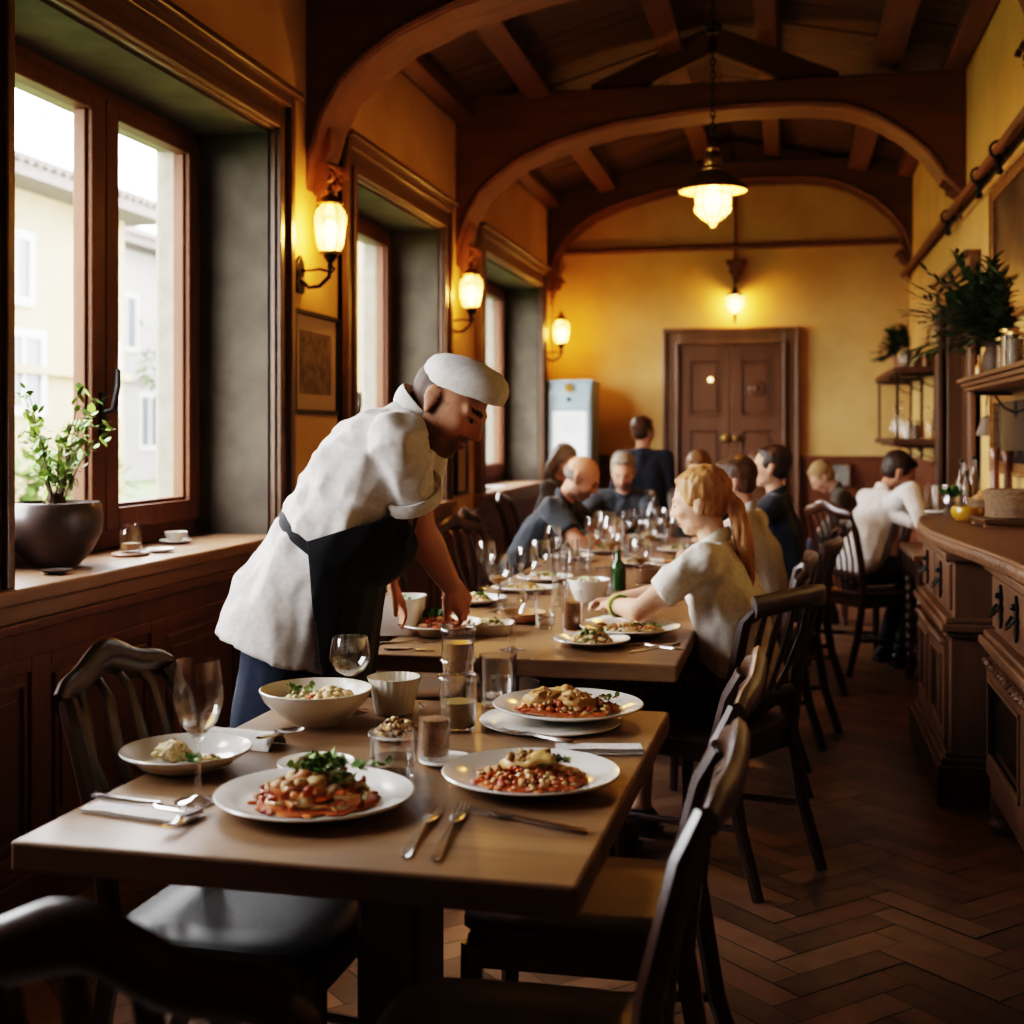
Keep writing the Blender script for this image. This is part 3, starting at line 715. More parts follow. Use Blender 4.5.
# ---------------------------------------------------------------- chairs; a chair looks along its own +x
def chair_parts(t, style, wmat, smat, bh=.94):
    w = .2
    if style == 'leather':
        sp = [(q, z) for q, z in ((.2, .445), (.225, .455), (.232, .475), (.22, .497), (.17, .508), (0, .512))]
        obj('seat_cushion', MB().lathe([(0, .445)] + sp, 28, (0, 0, 0), fl=lambda k, n: 1 / (abs(math.cos(2 * PI * k / n)) ** 4 + abs(math.sin(2 * PI * k / n)) ** 4) ** .25), smat, t, smooth=60)
    else:
        sp = [(0, .435), (.205, .435), (.222, .445), (.222, .462), (.21, .47), (.12, .464), (0, .462)]
        obj('seat', MB().lathe(sp, 28, fl=lambda k, n: 1 / (abs(math.cos(2 * PI * k / n)) ** 5 + abs(math.sin(2 * PI * k / n)) ** 5) ** .2), smat, t, smooth=50)
    f = MB()
    for a, b in (((-.19, -.18), (.19, -.18)), ((-.19, .18), (.19, .18)), ((.19, -.18), (.19, .18)), ((-.19, -.18), (-.19, .18))):
        f.bar((*a, .405), (*b, .405), .022, .06)
    obj('seat_frame', f, wmat, t, smooth=0, bevel=.004)
    for s in (-1, 1):
        b = MB(); b.sweep([(-.31, s * .19, 0), (-.245, s * .185, .2), (-.205, s * .185, .44), (-.225, s * .195, .64), (-.27, s * .2, .82), (-.30, s * .185, bh - .02)],
                          [(.017, .017), (.019, .019), (.022, .02), (.02, .019), (.02, .018), (.022, .016)], 8, V((1, 0, 0)), sq=True)
        obj('back_leg', b, wmat, t)
        l = MB(); l.sweep([(.19, s * .18, .42), (.195, s * .185, .2), (.20, s * .188, 0)], [(.021, .021), (.018, .018), (.014, .014)], 8, V((1, 0, 0)), sq=True)
        obj('leg', l, wmat, t)
        obj('stretcher', MB().cap((.195, s * .185, .16), .011, (-.245, s * .186, .2), .011, 8), wmat, t)
    obj('stretcher', MB().cap((-.03, -.185, .18), .011, (-.03, .185, .18), .011, 8), wmat, t)
    r = MB(); N = 15; pts, rad = [], []
    for i in range(N):
        q = -1 + 2 * i / (N - 1); 
        if style == 'square': zz = bh + .012 * math.cos(q * PI / 2) ; th = .034
        else: zz = bh - .035 + .055 * (1 - abs(q) ** 2.6) + .012 * math.cos(q * PI * 2); th = .024 + .012 * (1 - q * q)
        pts.append((-.305 - .03 * (1 - q * q), q * .205, zz)); rad.append((.013 + .004 * (1 - q * q), th))
    r.sweep(pts, rad, 10, Z3, sq=False)
    obj('top_rail', r, wmat, t, smooth=60)
    obj('lower_rail', MB().sweep([(-.215, -.185, .56), (-.222, 0, .565), (-.215, .185, .56)], (.01, .02), 8, Z3), wmat, t, smooth=60)
    ns = 4 if style != 'spindle' else 6
    for i in range(ns):
        q = (i - (ns - 1) / 2) / ((ns - 1) / 2)
        if style == 'spindle':
            sl = MB().sweep([(-.215, q * .12, .47), (-.235, q * .13, .65), (-.28, q * .145, .8), (-.325, q * .15, bh)], [(.007, .007)] * 4, 8, V((1, 0, 0)))
        else:
            bow = .05 * (1 if style == 'shield' else .4)
            sl = MB().sweep([(-.22, q * .06, .565), (-.245, q * .10 + bow * q * .3, .66), (-.275, q * (.125 + bow * .4), .76), (-.30, q * .125, .86), (-.325, q * .11, bh - .01)],
                            [(.012, .007), (.015, .007), (.02, .007), (.016, .007), (.013, .007)], 8, V((1, 0, 0)))
        obj('slat', sl, wmat, t, smooth=60)
    return t
def chair(label, loc, deg, style='crest', wmat=None, smat=None, group=None, bh=.94):
    t = thing('dining_chair', label, 'chair', (loc[0], loc[1], 0), math.radians(deg), group)
    return chair_parts(t, style, wmat or M['dark'], smat or M['seat'], bh)
G1 = 'dark chairs along the right side of the tables'
G2 = 'chairs along the window side of the tables'
c1 = chair('dark chair pushed in at the right edge of the nearest table, closest to the camera', (.20, 1.76), 180, group=G1, wmat=M['chair'], bh=.90)
c1.location.x = .185; c1.location.x = -.09 - .30 + .0
c1.location = (-.40, 1.90, 0)
dup(c1, (-.385, 2.56, 0), PI, 'second dark chair at the right edge of the nearest table, tucked in behind the first')
c3 = chair('dark square backed chair the girl with the ponytail sits on', (-.25, 4.20), 150, 'square', M['dark'], M['seat'], G1, .865)
dup(c3, (-.22, 5.22, 0), PI, 'empty dark chair between the girl and the man in the white shirt behind her')
dup(c3, (-.10, 6.04, 0), math.radians(168), 'dark chair under the brown haired man in a white shirt')
dup(c3, (.0, 7.2, 0), PI, 'dark chair under the man in the navy jacket')
cl = chair('dark carved chair with black leather seat by the wainscot, left of the nearest table', (-1.0, 2.37), -2, 'shield', M['dark'], M['leather'], G2, .90)
chair('dark chair in the bottom left corner, out of focus, its back to the camera', (-.61, 1.46), 82, 'crest', M['chair'], M['leather'], None, .868)
c5 = chair('brown bentwood chair behind the arm of the cook', (-1.36, 4.55), 8, 'crest', M['chair'], M['seat'], G2, .90)
dup(c5, (-1.40, 5.35, 0), .05, 'brown chair turned sideways on the window side, between cook and bald man')
dup(c5, (-1.32, 6.15, 0), -.45, 'empty brown chair just in front of the bald man')
dup(c5, (-1.42, 7.05, 0), 0, 'brown chair under the bald man in the dark shirt')
dup(c5, (-1.02, 8.3, 0), -PI / 2, 'brown chair under the grey bearded man at the head of the long table')
dup(c5, (-.5, 8.36, 0), -PI / 2, 'brown chair under the half hidden diner at the end of the long table')
dup(c5, (-1.62, 8.9, 0), 0, 'brown chair under the grey haired woman by the third window')
dup(c5, (.62, 9.75, 0), PI, 'brown chair under the blonde diner near the end wall')
chair('brown spindle back chair under the man in the white shirt at the counter end', (.49, 7.90), 36, 'spindle', M['chair'], M['chair'], None, .93)

# ---------------------------------------------------------------- counter on the right and its cabinets
M['ctop'] = wood('carved counter slab', (.075, .032, .014), (.18, .085, .038), .45, 'y', 6, .35, coat=.08)
M['cab'] = wood('aged cabinet wood', (.07, .03, .013), (.155, .074, .034), .5, 'z', 7, .4)
M['cabd'] = wood('dark cabinet wood', (.045, .018, .008), (.10, .042, .018), .5, 'z', 7, .3)
ct = thing('counter_top', 'long wooden counter slab with a carved wavy front edge along the right wall', 'counter', (.8, 4.6, 1.0))
edge = [(.60, 6.17), (.575, 6.0), (.55, 5.7), (.545, 5.3), (.575, 4.9), (.62, 4.5), (.655, 4.1), (.67, 3.6), (.67, 2.4)]
poly = [(x - .8, y - 4.6) for x, y in edge] + [(XR - .03 - .8, 2.4 - 4.6), (XR - .03 - .8, 6.66 - 4.6)]
obj('slab', MB().prism(poly, -.055, 0), M['ctop'], ct, smooth=0, bevel=.008)
cv = MB(); ep = []
for (xa, ya), (xb, yb) in zip(edge, edge[1:]):
    n = max(2, int(abs(yb - ya) / .03))
    for k in range(n): ep.append((xa + (xb - xa) * k / n - .8, ya + (yb - ya) * k / n - 4.6))
for i, (x, y) in enumerate(ep): cv.blob((x + .006, y, -.03), (.009, .018, .024), .3, 6, i, 8, 6)
obj('carved_edge', cv, M['ctop'], ct, smooth=60)
def pull(t, x, y, z, s=1):
    p = MB(); p.prism([(0, -.055), (.022, -.03), (.014, -.012), (.03, 0), (.014, .014), (.024, .034), (0, .065), (-.024, .034), (-.014, .014), (-.03, 0), (-.014, -.012), (-.022, -.03)], 0, .008, lambda a, b, h: V((x - h, y + a * s, z + b * s)))
    p.sweep([(x - .012, y - .025 * s, z + .01), (x - .03, y - .02 * s, z - .015), (x - .034, y, z - .025), (x - .03, y + .02 * s, z - .015), (x - .012, y + .025 * s, z + .01)], .005 * s, 6)
    p.ell((x - .014, y, z + .035 * s), .01)
    return obj('drawer_pull', p, M['iron'], t, smooth=50)
def cabinet(label, x0, y0, y1, zt, plinth, glassdoor, name='cabinet'):
    yc = (y0 + y1) / 2; t = thing(name, label, 'cabinet', (x0, yc, 0), 0, 'carved cabinets under the counter'); L = (y1 - y0) / 2; D = XR - .04 - x0
    b = MB(); b.bb(0, D, -L, L, .12, .64); b.bb(.015, D, -L + .01, L - .01, .64, zt)
    for z, o, h in ((.64, .035, .03), (.67, .02, .02), (.62, .02, .02), (zt - .03, .02, .03)): b.bb(-o, D, -L - o, L + o, z, z + h)
    obj('carcass', b, M['cab'], t, smooth=0, bevel=.006)
    if plinth:
        p = MB(); p.bb(-.05, D, -L - .05, L + .05, 0, .15); p.bb(-.035, D, -L - .035, L + .035, .15, .175); p.bb(-.02, D, -L - .02, L + .02, .175, .195)
        obj('plinth', p, M['cabd'], t, smooth=0, bevel=.006)
    else:
        for yy in (-L + .05, L - .05):
            for xx in (.03, D - .06): obj('foot', MB().lathe([(0, 0), (.05, 0), (.055, .03), (.035, .05), (.05, .08), (.045, .12), (0, .12)], 12, (xx + .01, yy, 0)), M['cabd'], t)
    n = 2 if y1 - y0 < 1.3 else 3
    for i in range(n):
        a, c = -L + .03 + i * (2 * L - .06) / n, -L + .03 + (i + 1) * (2 * L - .06) / n
        dr = MB(); dr.bb(.0, .02, a + .015, c - .015, .71, zt - .045)
        do = obj('drawer', dr, M['cab'], t, smooth=0, bevel=.004)
        for k in ((a + c) / 2,) if n == 2 else ((a * .7 + c * .3), (a * .3 + c * .7)): pull(do, 0, k, (.71 + zt - .045) / 2, 1.2)
        dd = MB(); za, zb = .2, .6
        dd.bb(-.018, .0, a + .01, a + .07, za, zb); dd.bb(-.018, 0, c - .07, c - .01, za, zb); dd.bb(-.018, 0, a + .07, c - .07, za, za + .07); dd.bb(-.018, 0, a + .07, c - .07, zb - .06, zb)
        for q in (a + .07, c - .08): dd.bb(-.026, -.01, q, q + .012, za + .07, zb - .06)
        dd.bb(-.026, -.01, a + .07, c - .07, za + .07, za + .082); dd.bb(-.026, -.01, a + .07, c - .07, zb - .072, zb - .06)
        for k in range(14): dd.blob((-.022, a + .02 + (c - a - .04) * k / 13, zb - .01), .014, .5, 6, k, 7, 5)
        do2 = obj('cabinet_door', dd, M['cab'], t, smooth=0, bevel=.003)
        obj('door_panel', MB().bb(-.006, -.001, a + .07, c - .07, za + .07, zb - .06), plain('dark cabinet glass', (.006, .006, .006), .12) if glassdoor else M['cabd'], do2, smooth=0)
cabinet('broad cabinet with heavy dark plinth under the far end of the counter', .60, 5.06, 6.08, .93, True, False)
cabinet('carved cabinet with dark glazed doors and small feet under the near part of the counter', .70, 2.5, 4.78, .93, False, True)

# ---------------------------------------------------------------- shelves on the right wall
def bracket(x, y, z, d, h): 
    b = MB(); b.bar((x, y, z), (x, y, z - h), .018, .018, V((0, 1, 0))); b.bar((x, y, z - .01), (x - d, y, z - .01), .018, .018)
    b.sweep([(x - .005, y, z - .10), (x - d * .3, y, z - .075), (x - d * .5, y, z - .02)], .006, 6, V((0, 1, 0)))
    return b
t = thing('wall_shelf', 'two tiered dark wooden shelf with iron uprights in the far right corner', 'shelf', (XR, 10.7, 1.85))
for z in (0, -.52):
    obj('shelf_board', MB().bb(-.30, -.002, -.98, 1.0, z - .045, z), M['cabd'], t, smooth=0, bevel=.005)
for yy in (-.93, .0, .9):
    obj('bracket', bracket(-.01, yy, -.045, .24, .42), M['iron'], t)
    obj('bracket', bracket(-.01, yy, -.565, .24, .3), M['iron'], t)
for yy in (-.93, .9): obj('upright', MB().bar((-.27, yy, -.045), (-.27, yy, -.52), .018, .018, V((0, 1, 0))), M['iron'], t, smooth=0)
t = thing('wall_shelf', 'moulded wooden shelf above the counter carrying the large fern and jars', 'shelf', (XR, 5.6, 1.63))
b = MB(); b.bb(-.26, -.002, -1.2, .94, -.02, 0); b.bb(-.245, -.002, -1.19, .925, -.04, -.02); b.bb(-.23, -.002, -1.175, .91, -.06, -.04)
obj('shelf_board', b, M['cab'], t, smooth=0, bevel=.005)
for yy in (-.6, .8): obj('bracket', bracket(-.01, yy, -.06, .19, .12), M['iron'], t)

# ---------------------------------------------------------------- pictures, rail, cabinet of the end wall
M['print'] = plain('dark engraving', (.06, .04, .025), .6, c2=(.20, .14, .08), scale=26, detail=8)
M['mat'] = plain('cream mount', (.42, .31, .19), .8)
M['gilt'] = plain('worn gilt frame', (.16, .075, .025), .4, .3, c2=(.30, .16, .05), scale=40, bmp=.5)
M['canvas'] = plain('dark old painting', (.02, .014, .010), .35, c2=(.09, .06, .035), scale=6, detail=8)
def picture(label, org, u, nrm, w, h, fw, fm, inner, matw=0, name='framed_picture', beads=False):
    t = thing(name, label, 'picture', org); u, nrm = V(u), V(nrm); up = Z3
    def B(a0, a1, b0, b1, d0, d1, mb): 
        c = u * (a0 + a1) / 2 + up * (b0 + b1) / 2 + nrm * (d0 + d1) / 2
        mb.box(c, (a1 - a0, d1 - d0, b1 - b0), Matrix((u, nrm, up)).transposed())
    f = MB(); W, H = w / 2, h / 2
    for a0, a1, b0, b1 in ((-W, W, H - fw, H), (-W, W, -H, -H + fw), (-W, -W + fw, -H + fw, H - fw), (W - fw, W, -H + fw, H - fw)): B(a0, a1, b0, b1, 0.002, .03, f)
    if beads:
        for k in range(40):
            q = -H + h * (k + .5) / 40
            for s in (-1, 1): f.ell(u * s * (W - .008) + up * q + nrm * .032, .012, n=6, m=4)
        for k in range(30):
            q = -W + w * (k + .5) / 30
            for s in (-1, 1): f.ell(up * s * (H - .008) + u * q + nrm * .032, .012, n=6, m=4)
    obj('frame', f, fm, t, smooth=30 if beads else 0, bevel=0 if beads else .003)
    if matw:
        m = MB(); B(-W + fw, W - fw, -H + fw, H - fw, .002, .012, m); obj('mount', m, M['mat'], t, smooth=0)
    m = MB(); B(-W + fw + matw, W - fw - matw, -H + fw + matw, H - fw - matw, .002, .015, m); obj('picture', m, inner, t, smooth=0)
    return t
picture('dark framed brown engraving on the ochre wall between the first two windows', (XL, 5.60, 1.69), (0, -1, 0), (1, 0, 0), .58, .46, .02, M['iron'], M['print'], .07)
picture('small framed notice under the wall lantern between the second and third window', (XL, 8.30, 1.17), (0, -1, 0), (1, 0, 0), .3, .40, .02, M['iron'], M['mat'], .0)
picture('gilt framed dark painting high on the right wall above the fern', (XR, 6.5, 2.27), (0, 1, 0), (-1, 0, 0), 1.1, .72, .075, M['gilt'], M['canvas'], 0, beads=True)
picture('ornate framed dark mirror on the right wall under the shelf', (XR, 6.45, 1.38), (0, 1, 0), (-1, 0, 0), 1.15, .40, .055, M['gilt'], plain('dark mirror', (.03, .03, .028), .1), 0, 'framed_mirror', True)
picture('small pale picture on the panelling of the end wall behind the blonde diner', (.44, YE - .03, 1.0), (1, 0, 0), (0, -1, 0), .26, .22, .02, M['door'], plain('pale landscape print', (.12, .14, .15), .6, c2=(.3, .28, .22), scale=12), 0)
t = thing('hanging_rail', 'dark pole on iron brackets running high along the right wall', 'rail', (XR, 8.6, 2.74))
obj('pole', MB().cap((-.06, -4.2, 0), .026, (-.06, 3.15, 0), .026, 10), M['beamy'], t)
obj('thin_rod', MB().cap((-.05, -4.2, -.09), .008, (-.05, .3, -.07), .008, 6), M['iron'], t)
for yy in (-3.4, -2.0, -1.35, .0):
    b = MB(); b.bar((0, yy, -.02), (-.07, yy, -.02), .02, .03); b.sweep([(-.06 + .04 * math.cos(q * PI / 8), yy, .04 * math.sin(q * PI / 8)) for q in range(16)], .008, 6, V((0, 1, 0)), closed=True)
    for k in range(7): b.blob((-.05 + .015 * math.sin(k), yy + .03 * math.cos(k * 2), .02 - .02 * k), .02, .6, 7, k, 7, 5)
    obj('bracket', b, M['iron'], t, smooth=50)
t = thing('hanging_ornament', 'small bell shaped ornament hanging on the cream wall beside the mirror', 'ornament', (XR - .02, 7.25, 1.36))
obj('bell', MB().lathe([(0, .0), (.05, 0), (.055, .01), (.035, .06), (.03, .09), (.012, .105), (0, .11)], 14), plain('grey brown clay', (.16, .12, .09), .6), t)
obj('hook', MB().sweep([(0, 0, .10), (0, .01, .16), (0, -.012, .2), (.01, 0, .25)], .005, 6), M['iron'], t)
# pale blue cabinet of the far left corner
t = thing('vending_machine', 'tall pale blue dispenser cabinet with white poster in the far left corner', 'machine', (-1.845, 11.35, 0))
M['blue'] = plain('pale blue enamel', (.22, .30, .34), .4, c2=(.18, .25, .29), scale=5)
b = MB(); b.bb(-.19, .2, -.15, .3, .04, 1.82); b.bb(-.2, .21, -.16, .31, 1.80, 1.835); b.bb(-.17, .18, -.12, .28, 0, .05)
obj('body', b, M['blue'], t, smooth=0, bevel=.01)
f = MB()
for z in (1.72, 1.60, .3): f.bb(-.17, .18, -.16, -.15, z, z + .012)
f.bb(-.17, -.155, -.16, -.15, .3, 1.72); f.bb(.165, .18, -.16, -.15, .3, 1.72)
do = obj('front_trim', f, plain('grey metal', (.3, .34, .35), .35, .6), t, smooth=0)
e = MB(); e.prism([(-.03, .03), (.03, .03), (.04, 0), (.025, -.03), (0, -.04), (-.025, -.03), (-.04, 0)], 0, .02, lambda a, b, h: V((a, -.152 - h, 1.765 + b))); e.ell((0, -.17, 1.79), .02)
obj('emblem', e, M['brass'], t)
obj('lock', MB().lathe([(.02, 0), (.02, .01), (0, .012)], 12, (0, -.15, 1.665), Matrix.Rotation(PI / 2, 3, 'X')), M['iron'], t)
obj('poster', MB().bb(-.145, .155, -.158, -.15, 1.13, 1.56), plain('white poster', (.72, .74, .73), .7), t, smooth=0)
pr = MB()
for k, (z, w) in enumerate(((1.50, .08), (1.47, .11), (1.44, .06), (1.41, .09), (1.38, .05))): pr.bb(-w, w, -.1605, -.158, z, z + .008)
obj('poster_lines', pr, plain('grey print', (.3, .32, .33), .7), t, smooth=0)
obj('lower_picture', MB().bb(-.145, .155, -.158, -.15, .72, 1.10), plain('teal and brown scene', (.10, .22, .22), .6, c2=(.34, .2, .14), scale=14, detail=8), t, smooth=0)
ZT1 = .7505
def P(px, py, z=ZT1): return onz(px, py, z)
# ---------------------------------------------------------------- crockery
def plate_prof(r, h=.024, well=.62):
    return [(0, 0), (r * .5, 0), (r * .55, .003), (r * .60, .004), (r * .77, h * .5), (r * .99, h - .002), (r, h + .001), (r * .985, h + .003), (r * .79, h * .55 + .004), (r * .71, .010), (r * .5, .0075), (0, .007)]
PLATES = 'plates of food on the tables'
def plate(label, p, r, h=.024, mat='china', group=PLATES, sy=1, rz=0, name='plate'):
    o = obj(name, MB().lathe(plate_prof(r, h), 48, sy=sy), M[mat], smooth=50, loc=p); o.rotation_euler.z = rz
    return tag(o, label, 'plate', group)
def tuft(mb, tints, c, r, n, cols, L=(.02, .04), W=.5, up=.6):
    for k in range(n):
        d = rv(); d.z = abs(d.z) + up; d.normalize()
        q = V((rnd.uniform(-1, 1) * r, rnd.uniform(-1, 1) * r, rnd.uniform(0, r * .4)))
        l = rnd.uniform(*L); leaf_mesh(mb, tints, c + q, (d + rv() * .4).normalized(), l, l * W, rnd.choice(cols), curl=rnd.uniform(-.5, .8))
def tint_mesh(mb, tints, name, mat, parent, smooth=60):
    me = mb.mesh(name); a = me.color_attributes.new('tint', 'FLOAT_COLOR', 'POINT')
    a.data.foreach_set('color', [q for c in tints for q in (*c, 1)])
    return obj(name, me, mat, parent, smooth=smooth)
def lumps(mb, ti, n, rx, ry, h, sz, cols, seed=0, c=(0, 0, 0), amp=.35, flat=.7):
    c = V(c)
    for k in range(n):
        a = rnd.uniform(0, 2 * PI); q = math.sqrt(rnd.random()); s = rnd.uniform(*sz)
        z = h * (1 - q * q) * rnd.uniform(.6, 1)
        b = len(mb.v); mb.blob(c + V((rx * q * math.cos(a), ry * q * math.sin(a), z)), (s, s * rnd.uniform(.7, 1), s * flat), amp, 6, seed + k, 8, 6)
        col = rnd.choice(cols); w = rnd.uniform(.75, 1.2); ti += [(col[0] * w, col[1] * w, col[2] * w)] * (len(mb.v) - b)
def noodles(mb, ti, n, rx, ry, h, cols, r=.0035, L=.06, c=(0, 0, 0)):
    c = V(c)
    for k in range(n):
        a = rnd.uniform(0, 2 * PI); q = math.sqrt(rnd.random()) * .9
        p = c + V((rx * q * math.cos(a), ry * q * math.sin(a), h * (1 - q * q) * rnd.uniform(.5, 1) + .004)); th = rnd.uniform(0, 2 * PI); w = rnd.uniform(-1, 1) * 60
        pts = []
        for i in range(6):
            pts.append(p.copy()); st = L / 6
            p = p + V((math.cos(th) * st, math.sin(th) * st, rnd.uniform(-.3, .3) * st)); th += w * st
            e = p - c; lim = (e.x / rx) ** 2 + (e.y / ry) ** 2
            if lim > 1: p = c + V((e.x * .92, e.y * .92, max(e.z, .004)))
            p.z = max(p.z, c.z + .003)
        b = len(mb.v); mb.sweep(pts, r * rnd.uniform(.8, 1.3), 5); col = rnd.choice(cols); ti += [col] * (len(mb.v) - b)
ORANGE = [(.46, .105, .012), (.54, .16, .025), (.36, .06, .010)]
CREAM = [(.58, .37, .15), (.62, .43, .21), (.50, .29, .10)]
PINK = [(.54, .19, .07), (.58, .25, .11)]
RED = [(.40, .04, .02), (.5, .08, .03)]
GREEN = [(.07, .15, .02), (.13, .22, .04), (.30, .38, .14)]
BROWN = [(.20, .09, .03), (.30, .15, .05), (.14, .06, .025)]
RICE = [(.58, .42, .20), (.50, .33, .13), (.62, .48, .28), (.34, .17, .045), (.10, .15, .03)]
def disc_sauce(r, z, cols, seed, ry=None):
    mb, ti = MB(), []; ry = ry or r
    lumps(mb, ti, 150, r * .96, ry * .96, .006, (.005, .012), cols, seed, (0, 0, z), .4, .35)
    b0 = len(mb.v)
    r *= .9; ry *= .9; mb.lathe([(0, z)] + [(r, z - .001), (r * .99, z + .002), (r * .8, z + .004), (r * .4, z + .005), (0, z + .005)], 30, sy=ry / r, fl=lambda k, n: 1 + .06 * math.sin(3 * 2 * PI * k / n + seed) + .04 * math.sin(7 * 2 * PI * k / n))
    for v in mb.v[b0:]: ti.append(rnd.choice(cols))
    return mb, ti
def serving(label, p, parts, group='servings of food', name='food_serving', rz=0):
    t = thing(name, label, 'food', (p[0], p[1], p[2] + .0025), rz, group)
    for nm, mb, ti in parts: tint_mesh(mb, ti, nm, M['food'] if nm not in ('greens',) else M['foliage'], t)
    return t
def pasta_orange(label, p, r, tall=.045):
    s, st = disc_sauce(r, .0085, ORANGE, 1)
    n, nt_ = MB(), []; noodles(n, nt_, 110, r * .85, r * .75, tall * .6, ORANGE + CREAM, .0035, .07, (0, 0, .010))
    k, kt = MB(), []; lumps(k, kt, 34, r * .8, r * .65, tall, (.009, .018), CREAM + PINK + PINK, 3, (0, 0, .012))
    lumps(k, kt, 9, r * .7, r * .6, tall, (.006, .010), RED, 60, (0, 0, .014))
    g, gt = MB(), []
    for q in range(30): tuft(g, gt, V((rnd.gauss(.018, .032), rnd.gauss(.012, .024), tall + rnd.uniform(-.004, .018))), .012, 8, GREEN, (.010, .024), .8, .15)
    lumps(k, kt, 14, .05, .035, .03, (.007, .013), [(.60, .52, .36), (.42, .44, .18), (.34, .40, .14)], 90, (.015, .01, tall - .01))
    return serving(label, p, [('sauce', s, st), ('noodles', n, nt_), ('seafood_pieces', k, kt), ('greens', g, gt)], name='pasta_serving')
def risotto(label, p, r, strip=True):
    s, st = disc_sauce(r, .0085, ORANGE, 2)
    k, kt = MB(), []; lumps(k, kt, 190, r * .92, r * .85, .022, (.004, .008), ORANGE + CREAM + PINK, 5, (0, 0, .010))
    lumps(k, kt, 12, r * .8, r * .7, .022, (.006, .011), RED + GREEN, 31, (0, 0, .012))
    b, bt = MB(), []
    b.blob((.0, .004, .040), (.058, .021, .016), .55, 9, 12, 24, 14, M=rotz(-.25) @ Matrix.Rotation(-.15, 3, 'Y')); bt += [(.54, .33, .11)] * len(b.v)
    lumps(b, bt, 40, .05, .015, .012, (.004, .008), CREAM + [(.46, .26, .08)], 77, (0, .003, .043), .5)
    g, gt = MB(), []; tuft(g, gt, V((.045, .005, .034)), .022, 40, GREEN, (.010, .02), .8, .3)
    return serving(label, p, [('sauce', s, st), ('rice', k, kt), ('fried_fillet', b, bt), ('greens', g, gt)], name='risotto_serving')
def ravioli(label, p, r):
    s, st = disc_sauce(r, .0085, ORANGE, 4)
    k, kt = MB(), []; lumps(k, kt, 150, r * .95, r * .75, .022, (.004, .009), CREAM + BROWN[1:2] + ORANGE, 9, (0, 0, .010))
    b, bt = MB(), []
    for (x, y, sx, sy, sz) in ((-.055, .0, .045, .032, .03), (.022, -.018, .040, .030, .027), (-.01, .03, .042, .028, .032)):
        a = len(b.v); b.blob((x, y, .022), (sx * .95, sy * .95, sz * .85), .55, 7, int(100 * x) + 9, 18, 12); bt += [(.42, .22, .06)] * (len(b.v) - a)
    a = len(b.v)
    for q in range(240):
        th = rnd.uniform(0, 2 * PI); rr = rnd.uniform(0, .06); c = rnd.choice(((-.055, .0), (.022, -.018), (-.01, .03)))
        b.blob((c[0] + rr * .5 * math.cos(th), c[1] + rr * .4 * math.sin(th), .052 - rr * .25), (.0042, .0042, .003), .4, 6, q, 6, 4)
    bt += [(.54, .30, .09)] * (len(b.v) - a)
    g, gt = MB(), []; tuft(g, gt, V((.075, .02, .02)), .03, 46, GREEN + BROWN, (.008, .018), .7, .2)
    return serving(label, p, [('sauce', s, st), ('grain', k, kt), ('stuffed_pasta', b, bt), ('greens', g, gt)], name='pasta_serving')
def mixed(label, p, r, n=70, cols=None, greens=True, h=.03, ry=None, sz=(.005, .012), name='food_serving'):
    k, kt = MB(), []; lumps(k, kt, n, r, ry or r * .8, h, sz, cols or RICE + ORANGE[1:2], int(p[0] * 99), (0, 0, .009))
    parts = [('grain', k, kt)]
    if greens:
        g, gt = MB(), []; tuft(g, gt, V((r * .35, 0, h * .8)), r * .35, 22, GREEN, (.010, .022), .8, .3); parts.append(('greens', g, gt))
    return serving(label, p, parts, name=name)

# ---------------------------------------------------------------- glasses
def glass_shell(pts, t=.0016):
    inner = [(max(r - t, 0), z) for r, z in reversed(pts)]
    return pts + inner
def wine_glass_parts(t, h, rb, drink=None, stem=.0045):
    rf = rb * .95; zb = h * .46
    obj('foot', MB().lathe([(0, 0), (rf, 0), (rf, .002), (rf * .4, .006), (.006, .012), (0, .012)], 32), M['glass'], t, smooth=60)
    obj('stem', MB().lathe([(.006, .010), (stem, .03), (stem * .85, zb * .6), (stem, zb - .012), (.012, zb), (0, zb)], 14), M['glass'], t, smooth=60)
    pts = [(.0, zb), (rb * .35, zb + .006), (rb * .72, zb + (h - zb) * .18), (rb * .97, zb + (h - zb) * .40), (rb, zb + (h - zb) * .52), (rb * .93, zb + (h - zb) * .78), (rb * .84, h)]
    obj('bowl', MB().lathe(glass_shell(pts, .0013), 36), M['glass'], t, smooth=60)
    if drink: obj('wine', MB().lathe([(0, zb + .004), (rb * .33, zb + .009), (rb * .68, zb + (h - zb) * .19), (rb * .8, zb + (h - zb) * .26), (0, zb + (h - zb) * .26)], 24), drink, t, smooth=60)
    return t
WG = 'stemmed wine glasses on the tables'
def wine_glass(label, p, h=.21, rb=.04, drink=None, stem=.0045): return wine_glass_parts(thing('wine_glass', label, 'glass', p, 0, WG), h, rb, drink, stem)
TG = 'straight drinking glasses on the tables'
def tumbler(label, p, h, r, fill=None, fmat=None, ribs=0, r0=None, group=TG):
    t = thing('tumbler', label, 'glass', p, 0, group); r0 = r0 or r * .9
    pts = [(0, 0), (r0 * .9, 0), (r0, .004), (r, h)]; inn = [(r - .0018, h), (r0 - .002, .010), (0, .009)]
    obj('glass_wall', MB().lathe(pts + inn, 36), M['glass'], t, smooth=60)
    if ribs:
        for z in ribs: pass
        for z in ribs: obj('rim_ring', MB().sweep([V((r * 1.01 * math.cos(q * PI / 14), r * 1.01 * math.sin(q * PI / 14), z)) for q in range(28)], .0035, 6, closed=True), M['glass'], t, smooth=60)
    if fill: obj('drink', MB().lathe([(0, .010), (r0 - .003, .0105), (r0 + (r - r0) * fill - .003, h * fill), (0, h * fill)], 28), fmat or M['water'], t, smooth=50)
    return t

